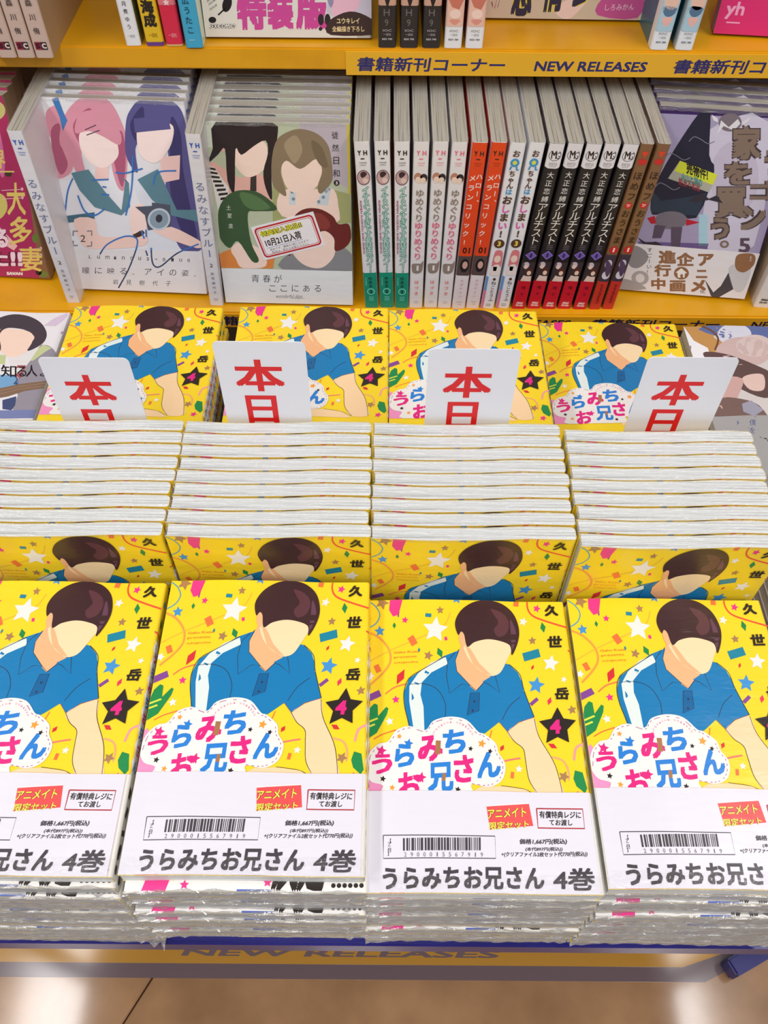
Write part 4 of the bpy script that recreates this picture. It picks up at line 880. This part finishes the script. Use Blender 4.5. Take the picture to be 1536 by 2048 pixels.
for i in range(7):
    ex = []
    if i == 0:
        a = R(16); cx, cy = .004, -.0165          # sticker centre on the cover
        def pos(u, v, o):
            x, y = (u-32)/1000, (18-v)/1000
            return (cx+x*math.cos(a)-y*math.sin(a), cy+x*math.sin(a)+y*math.cos(a), TS.t+.0007+o)
        me = bpy.data.meshes.new('sticker'); V = [pos(u, v, z) for z in (0, -.0002) for u, v in ((0, 0), (64, 0), (64, 36), (0, 36))]
        me.from_pydata(V, [], [(3, 2, 1, 0), (4, 5, 6, 7), (0, 1, 5, 4), (1, 2, 6, 5), (2, 3, 7, 6), (3, 0, 4, 7)]); me.materials.append(ink((238, 236, 240), .3, name='sticker_paper'))
        ex = [('sticker', me, [('sticker_print', sticker().mesh('sticker_print', pos, .00005))])]
    TS.place(M_face(TS, -.0998, .7025+i*.0142, S1+.0004, 8.0, 0, -1.2), 'pale green comic with a red-edged sticker, front of its facing row' if i == 0 else 'pale green comic without sticker, %s' % BLAB[i], 'pale green comics facing out', ('cover', 'page_block', 'cover_print'), [TF], ex)

def drg_print():
    p = Print(130, 182, homog([(1322, 200), (1588, 222), (1479, 601), (1241, 580)], [(0, 0), (130, 0), (130, 182), (0, 182)])); p.units(1/4.267, 1200, 160)
    p.poly([(100, 100), (1800, 150), (1800, 2000), (100, 2000)], (60, 34, 92)); p.poly([(420, 230), (1600, 300), (1300, 1480), (200, 1400)], (166, 156, 188))
    p.poly([(900, 380), (1360, 320), (1260, 1400), (860, 1400), (880, 900)], (206, 200, 218), 3); p.ell(1100, 800, 190, 320, (196, 186, 206)); p.rect(820, 1120, 890, 1400, (170, 208, 222))
    p.poly([(340, 1360), (900, 1380), (880, 1460), (330, 1440)], (110, 90, 140), up=False)
    p.ell(1060, 320, 90, 78, (124, 112, 120)); p.poly([(960, 420), (990, 300), (1050, 360), (1120, 290), (1140, 330), (1090, 390), (1010, 350)], (226, 222, 226)); p.poly([(915, 250), (960, 280), (970, 320), (930, 300)], (226, 222, 226), up=False); p.poly([(1150, 320), (1220, 275), (1200, 310), (1160, 340)], (226, 222, 226), up=False)
    p.poly([(620, 560), (830, 220), (905, 200), (900, 600), (940, 740), (800, 1150), (600, 1080), (450, 1120), (460, 900)], (40, 38, 56), 3)
    p.poly([(450, 900), (520, 1000), (760, 960), (880, 930), (810, 1130), (440, 1100)], (48, 60, 76), 0)
    for q in ((640, 620), (560, 880), (830, 480)): p.line([(q[0]-90, q[1]), (q[0]-50, q[1]-40), (q[0], q[1]-20), (q[0]+60, q[1]+20), (q[0]+110, q[1])], 7, (126, 120, 136), up=False)
    p.ell(600, 1170, 130, 80, (120, 112, 122)); p.poly([(410, 1150), (470, 1130), (480, 1200), (440, 1200)], (190, 30, 50)); p.poly([(720, 1160), (830, 1190), (720, 1220)], (190, 30, 50), up=False)
    p.poly([(470, 1210), (560, 1220), (520, 1330), (450, 1330)], (92, 78, 96)); p.poly([(600, 1230), (690, 1230), (670, 1420), (600, 1420)], (92, 78, 96), up=False)
    B1, B2 = (74, 60, 60), (132, 112, 98)
    for c_, x0, y0, x1, y1 in (('家', 1080, 350, 1300, 640), ('を', 1020, 660, 1230, 860), ('買', 950, 880, 1200, 1150), ('う', 920, 1150, 1060, 1340)):
        p.text(c_, x0-8, y0-8, x1+8, y1+8, B1, bold=.11, up=(c_ == '家'))
    for c_, x0, y0, x1, y1 in (('ド', 1400, 330, 1560, 540), ('ラ', 1330, 560, 1480, 780), ('ゴ', 1220, 820, 1420, 1000), ('ン', 1150, 1040, 1350, 1260)): p.text(c_, x0, y0, x1, y1, B1, bold=.11, up=False)
    for c_, x0, y0, x1, y1 in (('家', 1080, 350, 1300, 640), ('を', 1020, 660, 1230, 860), ('買', 950, 880, 1200, 1150), ('う', 920, 1150, 1060, 1340), ('ド', 1400, 330, 1560, 540), ('ラ', 1330, 560, 1480, 780), ('ゴ', 1220, 820, 1420, 1000), ('ン', 1150, 1040, 1350, 1260)):
        p.text(c_, x0, y0, x1, y1, B2, bold=.045, up=(c_ == '家'))
    p.ell(1025, 1385, 36, 34, B2, up=False); p.ell(1025, 1385, 18, 17, (190, 180, 200)); p.text('5', 1140, 1330, 1230, 1460, (96, 76, 90), bold=.03)
    p.poly([(670, 645), (965, 770), (900, 925), (575, 800)], (176, 174, 160)); p.poly([(670, 645), (965, 770), (930, 860), (630, 735)], (214, 222, 60))
    p.text('売物件!', 720, 690, 890, 790, BLK, bold=.04, slope=.38); p.text('火山と湖の', 680, 775, 845, 850, (40, 140, 130), bold=.03, slope=.36, up=False); p.text('絶景不動産', 660, 815, 830, 890, (150, 50, 60), bold=.02, slope=.36, up=False)
    p.poly([(740, 1000), (840, 930), (900, 980), (960, 950), (1010, 1020), (900, 990), (800, 1010)], (54, 48, 56), 0); p.poly([(330, 1320), (400, 1370), (480, 1360), (540, 1400), (400, 1410)], (54, 48, 56), up=False)
    p.poly([(240, 1370), (1320, 1470), (1190, 1890), (160, 1800)], (232, 228, 230))
    p.poly([(300, 1400), (400, 1450), (410, 1530), (330, 1600), (260, 1560)], (150, 146, 148), 4); p.ell(350, 1690, 70, 66, (176, 172, 174), up=False); p.ell(350, 1690, 36, 40, (226, 222, 222)); p.poly([(200, 1700), (300, 1720), (400, 1790), (180, 1790)], (168, 164, 166), 3)
    p.poly([(870, 1700), (940, 1820), (1000, 1760), (1060, 1640), (1100, 1790), (960, 1880), (920, 1850)], (80, 76, 80), 0); p.poly([(1060, 1600), (1150, 1560), (1240, 1600), (1180, 1800), (1100, 1790)], (206, 204, 206), 3, up=False)
    BR2 = (150, 108, 76)
    for c_, x0, y0, x1, y1 in (('進', 500, 1440, 640, 1560), ('行', 465, 1565, 600, 1675), ('中', 440, 1690, 555, 1795), ('企', 645, 1460, 785, 1580), ('画', 590, 1710, 715, 1815), ('ア', 815, 1470, 940, 1580), ('ニ', 800, 1615, 890, 1690), ('メ', 760, 1705, 880, 1815)): p.text(c_, x0, y0, x1, y1, BR2, bold=.05, up=False)
    p.text('化', 832, 1795, 875, 1830, BLK, up=False); p.ell(683, 1645, 60, 58, BR2, up=False); p.poly([(683, 1600), (730, 1645), (712, 1645), (708, 1685), (655, 1685), (650, 1640), (635, 1640)], WHT); p.rect(675, 1655, 695, 1685, BR2)
    p.vtext('すごーい！', 430, 1410, 1660, BLK, size=44, dx=-10, up=False)
    p.poly([(1130, 1480), (1220, 1465), (1270, 1490), (1260, 1570), (1190, 1635), (1130, 1620), (1110, 1560)], BR2, 4); p.vtext('まだ', 1235, 1490, 1540, WHT, size=22)
    return p
DR = S_(130, 182, 14.6, (60, 34, 92), (60, 34, 92)); DR.add('cover_print', drg_print()); DF = DR.film(1, FILM_BACK, seed=19, amp=.0014, key='wd')
for i in range(6):
    DR.place(M_face(DR, .3100, .7215+i*.0155, S1+.0005, 11, 0, -6.5), 'dark purple comic with a white paper band, %s' % BLAB[i], 'purple comics facing out', ('cover', 'page_block', 'cover_print'), [DF])

def flo_print():
    p = Print(129, 182, homog([(-239, 250), (22, 262), (105, 562), (-150, 555)], [(0, 0), (129, 0), (129, 182), (0, 182)])); p.units(1/8.533, 0, 380)
    p.poly([(-2600, -1500), (1200, -1500), (1200, 1800), (-2600, 1800)], (142, 104, 72)); p.poly([(-400, -1000), (200, -1000), (560, 300), (660, 1100), (700, 1560), (-400, 1560)], (176, 50, 96), 0)
    p.poly([(0, 300), (150, 330), (180, 500), (60, 640), (-60, 620)], (214, 200, 110), 4); p.poly([(100, -600), (180, -200), (140, 60), (60, -100)], (214, 110, 160), 4, up=False); p.ell(690, 1450, 56, 48, (52, 42, 40), up=False)
    p.ell(650, 930, 60, 70, (112, 130, 60), up=False); p.ell(780, 1480, 90, 50, (120, 132, 66), up=False); p.ell(230, 10, 60, 40, (70, 60, 40), up=False); p.ell(30, -820, 200, 130, (206, 196, 120), up=False)
    p.poly([(0, 740), (330, 1050), (260, 1120), (0, 980)], (240, 190, 180))
    for c_, x0, y0, x1, y1 in (('世', -80, -560, 120, -330), ('界', -60, -310, 190, -60), ('一', 10, -30, 330, -10), ('大', 180, 130, 500, 590), ('多', 200, 610, 590, 1030), ('妻', 360, 1060, 760, 1440)): p.text(c_, x0, y0, x1, y1, (232, 206, 110), bold=.02, up=False)
    for y in (240, 360, 1100, 1200, 1310): p.line([(100 if y < 500 else 350, y), (440 if y < 500 else 740, y-15)], 10, (240, 190, 190), sm=0, up=False); p.ell(450 if y < 500 else 740, y-20, 22, 24, (240, 190, 190), 12, up=False)
    for bo, c in ((.12, (120, 34, 66)), (.045, (246, 220, 232))):
        p.text('る', -70, 800, 170, 1080, c, bold=bo); p.text('た!!', -260, 1110, 410, 1370, c, bold=bo, up=False)
    p.text('SAVAN', 110, 1455, 400, 1505, WHT, bold=.07)
    return p
FLB = S_(129, 182, 14, (142, 104, 72), (150, 120, 92)); FLB.add('cover_print', flo_print())
for i in range(4):
    FLB.place(M_face(FLB, -.4205, .7430+i*.0148, S1+.0005, 11, 0, -4), 'red floral comic with yellow lettering at the left end, %s' % BLAB[i], 'red floral comics facing out', ('cover', 'page_block', 'cover_print'))
def edge_spine():
    t = 16; p = Print(t, 182); p.rect(0, 0, t, 110, (70, 52, 44)); p.poly([(2, 90), (14, 80), (16, 130), (4, 130)], (200, 170, 130), 0); p.ell(6, 128, 4.4, 15, (36, 104, 158)); p.ell(6.6, 132, 2.2, 7, (70, 160, 170)); p.ell(5, 100, 4, 8, (56, 96, 50), up=False)
    p.text('MAG', 4.5, 170.5, 11.5, 173.2, BLK, bold=.05, shear=.3, up=False); p.text('Garden', 3.8, 173.8, 12, 176.4, BLK, bold=.03, shear=.3, up=False); p.vtext('ヴァニ', 11, 138, 164, (60, 54, 54), size=6, up=False)
    return p
EB = S_(128, 182, 16, (206, 180, 150), (232, 228, 224)); EB.add('spine_print', edge_spine(), 'spine')
EB.place(M_spine(EB, .3905, .7045, S1+.0002, 1.0, yaw=-4), 'white spined comic with a blue feather at the right end of the middle shelf', None, ('cover', 'page_block', 'spine_print'))

# ------------------------------------------------------------------ upper shelf
def zone_spine(t, h, fn):
    p = Print(t, h)
    if fn.__name__ in ('sp_h9', 'sp_w', 'sp_b'): p.f = lambda x, y: (x, h+(y-h)*.46)
    fn(p, t, h); return p
def sp_sc(p, t, h):
    c = (96, 78, 72); p.vtext('森川侑', t*.5, h-50, h-17, c, size=5.6, bold=.02); p.rect(t*.16, h-13.4, t*.50, h-7, (150, 40, 60), up=False); p.rect(t*.50, h-13.4, t*.84, h-7, (60, 44, 44), up=False)
    p.text('S', t*.20, h-12.4, t*.46, h-8, (60, 30, 40), bold=.06); p.text('C', t*.55, h-12.4, t*.8, h-8, (226, 210, 200), bold=.06)
def sp_white(p, t, h): p.vtext('月煮ゆう', t*.5, h-38, h-13, BLK, size=4.4); p.text('一迅社', t*.26, h-9.6, t*.74, h-7, (130, 130, 134), up=False)
def sp_yel(p, t, h): p.vtext('勝海成', t*.5, h-49, h-16, BLK, size=11, bold=.05); p.rect(0, h-3.4, t, h, (110, 60, 140)); p.text('一迅社', t*.26, h-11, t*.74, h-7.6, (120, 90, 20))
def sp_red(p, t, h): p.rect(0, h-42, t, h-34, (226, 120, 130)); p.star(t*.5, h-36, 3, (244, 214, 214)); p.text('一迅社', t*.26, h-11, t*.74, h-7.6, (246, 190, 196)); p.rect(0, h-1.6, t, h, (220, 190, 120))
def sp_blue(p, t, h): p.vtext('広うたこ', t*.45, h-43, h-11, (26, 60, 84), size=6.6, bold=.01); p.rect(t*.3, h-7, t*.6, h-6.4, (170, 214, 226))
def sp_h9(p, t, h):
    p.rect(0, h-92, t, h-76, (206, 160, 140)); p.poly([(t*.3, h-92), (t*.7, h-92), (t*.5, h-70)], (40, 34, 34)); c = (120, 112, 112); p.text('H', t*.3, h-70, t*.62, h-58, c, up=False); p.text('9', t*.36, h-52, t*.56, h-40, c, up=False)
    p.text('IOC', t*.26, h-34, t*.74, h-30, (196, 190, 190), up=False); p.text('一迅社', t*.28, h-27, t*.72, h-22.6, (196, 190, 190), up=False); p.text('REX 790', t*.22, h-18, t*.78, h-14.6, (210, 206, 206), bold=.02, up=False)
def sp_w(p, t, h):
    p.rect(0, h-92, t, h-40, (236, 190, 170)); p.poly([(0, h-92), (t, h-92), (t*.7, h-70), (t*.3, h-74)], (206, 120, 100), 0); p.ell(t*.5, h-62, t*.3, 8, (246, 214, 200)); p.poly([(t*.2, h-52), (t*.8, h-52), (t*.6, h-44), (t*.4, h-44)], (226, 150, 134), 3)
    p.text('IOC', t*.26, h-34, t*.74, h-30, (120, 112, 112)); p.text('一迅社', t*.28, h-27, t*.72, h-22.6, (120, 112, 112), up=False); p.text('REX 789', t*.22, h-18, t*.78, h-14.6, (100, 94, 94), bold=.02, up=False)
def sp_b(p, t, h):
    p.rect(0, h-100, t, h-34, (176, 206, 220)); p.poly([(t*.2, h-100), (t*.8, h-96), (t*.9, h-80), (t*.5, h-72), (t*.1, h-82)], (236, 196, 176), 3); p.poly([(t*.1, h-78), (t*.9, h-76), (t*.7, h-62), (t*.3, h-62)], (90, 120, 150), 3, up=False); p.poly([(t*.2, h-58), (t*.8, h-58), (t*.5, h-42)], (240, 186, 176), 3)
    p.text('IOC', t*.26, h-32, t*.74, h-28, (120, 116, 120)); p.text('一迅社', t*.28, h-25, t*.72, h-20.6, (120, 116, 120), up=False); p.text('REX 789', t*.22, h-16, t*.78, h-12.6, (90, 90, 96), bold=.02, up=False)
def top_spine(key, t, front, spine, fn, items, lab, grp, Y=.786, back=None, w=128, h=182, lean=0):
    b = Book(w, h, t, front, spine, back, pages=PAGES_SHADED, rr=.0026); b.add('spine_print', zone_spine(t, h, fn), 'spine'); n = len(items)
    for i, (x, ln) in enumerate(items):
        l = lab if n == 1 else '%s, %s' % (lab, ['leftmost', 'middle', 'rightmost'][i] if n == 3 else (['left', 'right'][i]+' of the pair' if n == 2 else ['first from the left', 'second from the left', 'third from the left', 'fourth from the left'][i]))
        b.place(M_spine(b, x, Y, S2+.0002, ln), l, grp if n > 1 else None, ('cover', 'page_block', 'spine_print'))
    return b
top_spine('sc', 15.2, (176, 140, 120), (206, 180, 166), sp_sc, [(-.3475, 0), (-.3315, 0), (-.3155, 0), (-.2995, 0)], 'beige spined book overhanging the upper shelf', 'beige books on the upper shelf', .762, (170, 140, 110))
top_spine('wh', 13.6, (232, 232, 232), (236, 236, 238), sp_white, [(-.2262, -1)], 'white spined comic on the upper shelf, left of the yellow one', None, back=(120, 124, 84))
top_spine('ye', 16, (226, 176, 30), (232, 190, 40), sp_yel, [(-.2068, -1)], 'yellow spined comic with heavy black lettering and purple foot', None)
top_spine('re', 15.4, (214, 40, 70), (220, 44, 76), sp_red, [(-.1895, -1)], 'crimson spined comic between the yellow and blue ones', None)
top_spine('bl', 15.4, (60, 160, 200), (66, 168, 206), sp_blue, [(-.1715, -1)], 'sky blue spined comic next to the wide white cover', None, .783, back=(214, 226, 206))
top_spine('h9', 15.6, (44, 38, 40), (48, 42, 44), sp_h9, [(-.0005, 0), (.0188, 0), (.0385, 0)], 'black spined comic on the upper shelf', 'black comics on the upper shelf')
top_spine('w9', 15.6, (190, 60, 50), (236, 234, 236), sp_w, [(.0580, .4), (.0768, .6)], 'white spined comic with peach picture on the upper shelf', 'white and peach comics')
top_spine('b9', 15.6, (40, 110, 130), (232, 236, 240), sp_b, [(.2415, 1.5), (.2638, 1.8)], 'white spined comic with pale blue picture on the upper shelf', 'white and blue comics')
def rex_print():
    p = Print(149, 210, homog([(412, 80), (745, 84), (745, -60), (400, -60)], [(0, 209), (149, 209), (149, 145), (0, 145)]), True); p.units(1/3, 0, 0)
    p.ell(1370, 80, 26, 42, (34, 30, 32), rot=.4); p.line([(1360, 100), (1315, 135)], 8, (34, 30, 32), sm=0, up=False); p.ell(1280, 160, 22, 16, (34, 30, 32), up=False)
    for i, t in enumerate(('AMARI JA', 'SHAMACHAN!', 'VOLUME', 'FOUR')): p.text(t, 1245+i*8, 24+i*25-10, 1245+i*8+(72 if i < 2 else 42), 36+i*25-10, (70, 64, 66), slope=-.6, up=False)
    for c_, x0, x1 in (('特', 1425, 1600), ('装', 1605, 1760), ('版', 1775, 1965)): p.text(c_, x0, 15, x1, 212, (206, 74, 152), bold=.06, up=False)
    for x in (1925, 1965): p.ell(x, 160, 18, 30, (50, 40, 44)); p.ell(x-4, 208, 11, 10, (50, 40, 44), up=False)
    p.poly([(1990, -80), (2280, -80), (2250, 240), (2080, 200), (1960, 120)], (206, 198, 214), 0); p.poly([(2000, 60), (2050, -40), (2160, 20), (2140, 110), (2010, 150)], (236, 186, 206), 4); p.poly([(1980, -20), (2010, 40), (1985, 100), (1960, 30)], (150, 144, 176), 3, up=False)
    p.poly([(1985, 240), (1960, 190), (2000, 150), (2100, 118), (2200, 140), (2290, 200), (2250, 240)], (66, 48, 46), 3); p.text('ユウキレイ', 2020, 152, 2160, 182, (236, 214, 160), bold=.02); p.text('全編描き下ろし', 1992, 194, 2190, 224, (236, 214, 160), bold=.02, up=False)
    for bo, c in ((.12, (40, 34, 36)), (.03, (240, 236, 230))): p.text('REX COMICS', 1258, 180, 1416, 204, c, bold=bo)
    return p
RX = Book(149, 210, 14, (226, 222, 214), (190, 186, 180), pages=PAGES_SHADED); RX.add('cover_print', rex_print())
RX.place(M_face(RX, -.0888, .7990, S2+.0003, 9, 0, 0), 'wide white comic facing out with large magenta lettering', None, ('cover', 'page_block', 'cover_print'))
def koi_print():
    p = Print(150, 210, homog([(952, 34), (1300, 46), (1300, -60), (945, -60)], [(0, 209), (150, 209), (150, 160), (0, 160)]), True); p.units(1/3, 0, 0)
    p.rect(2700, -200, 4100, 300, (206, 190, 166)); p.poly([(3290, 70), (3360, 30), (3500, 10), (3400, 120), (3320, 110)], (236, 206, 196), 3); p.poly([(3580, 30), (3700, -10), (3860, 10), (3850, 130), (3570, 110)], (196, 86, 150), 3)
    for bo, c in ((.13, (226, 206, 60)), (.05, (52, 46, 70))): p.text('恋', 3020, -140, 3140, 104, c, bold=bo); p.text('情', 3200, -140, 3330, 88, c, bold=bo, up=False); p.text('少', 3390, -140, 3530, 66, c, bold=bo, up=False)
    p.text('しろみかん', 3612, 56, 3812, 88, (236, 200, 222), bold=.01); p.text('ミック', 2900, -60, 2950, 70, (160, 50, 90), up=False)
    return p
KB = Book(150, 210, 14, (206, 190, 166), (180, 166, 150), pages=PAGES_SHADED); KB.add('cover_print', koi_print())
KB.place(M_face(KB, .1620, .8400, S2+.0003, 9, 0, -1), 'tan comic facing out with navy lettering edged in yellow', None, ('cover', 'page_block', 'cover_print'))
def pk_print():
    p = Print(130, 182); p.text('yh', 6, 156, 22, 170, (246, 170, 206), bold=.03); p.vtext('二人の', 44, 132, 156, (120, 20, 60), size=6, up=False); p.vtext('ーター!', 30, 128, 152, (120, 20, 60), size=4.6, up=False); p.star(20, 130, 4, (246, 200, 210), up=False); p.rect(9, 172, 21, 173.2, (246, 170, 206), up=False); return p
PB = Book(130, 182, 14, (222, 50, 116), (222, 50, 116), pages=PAGES_SHADED); PB.add('cover_print', pk_print())
PB.place(M_face(PB, .3600, .8070, S2+.0003, 9, 0, -6), 'hot pink comic facing out at the right end of the upper shelf', None, ('cover', 'page_block', 'cover_print'))
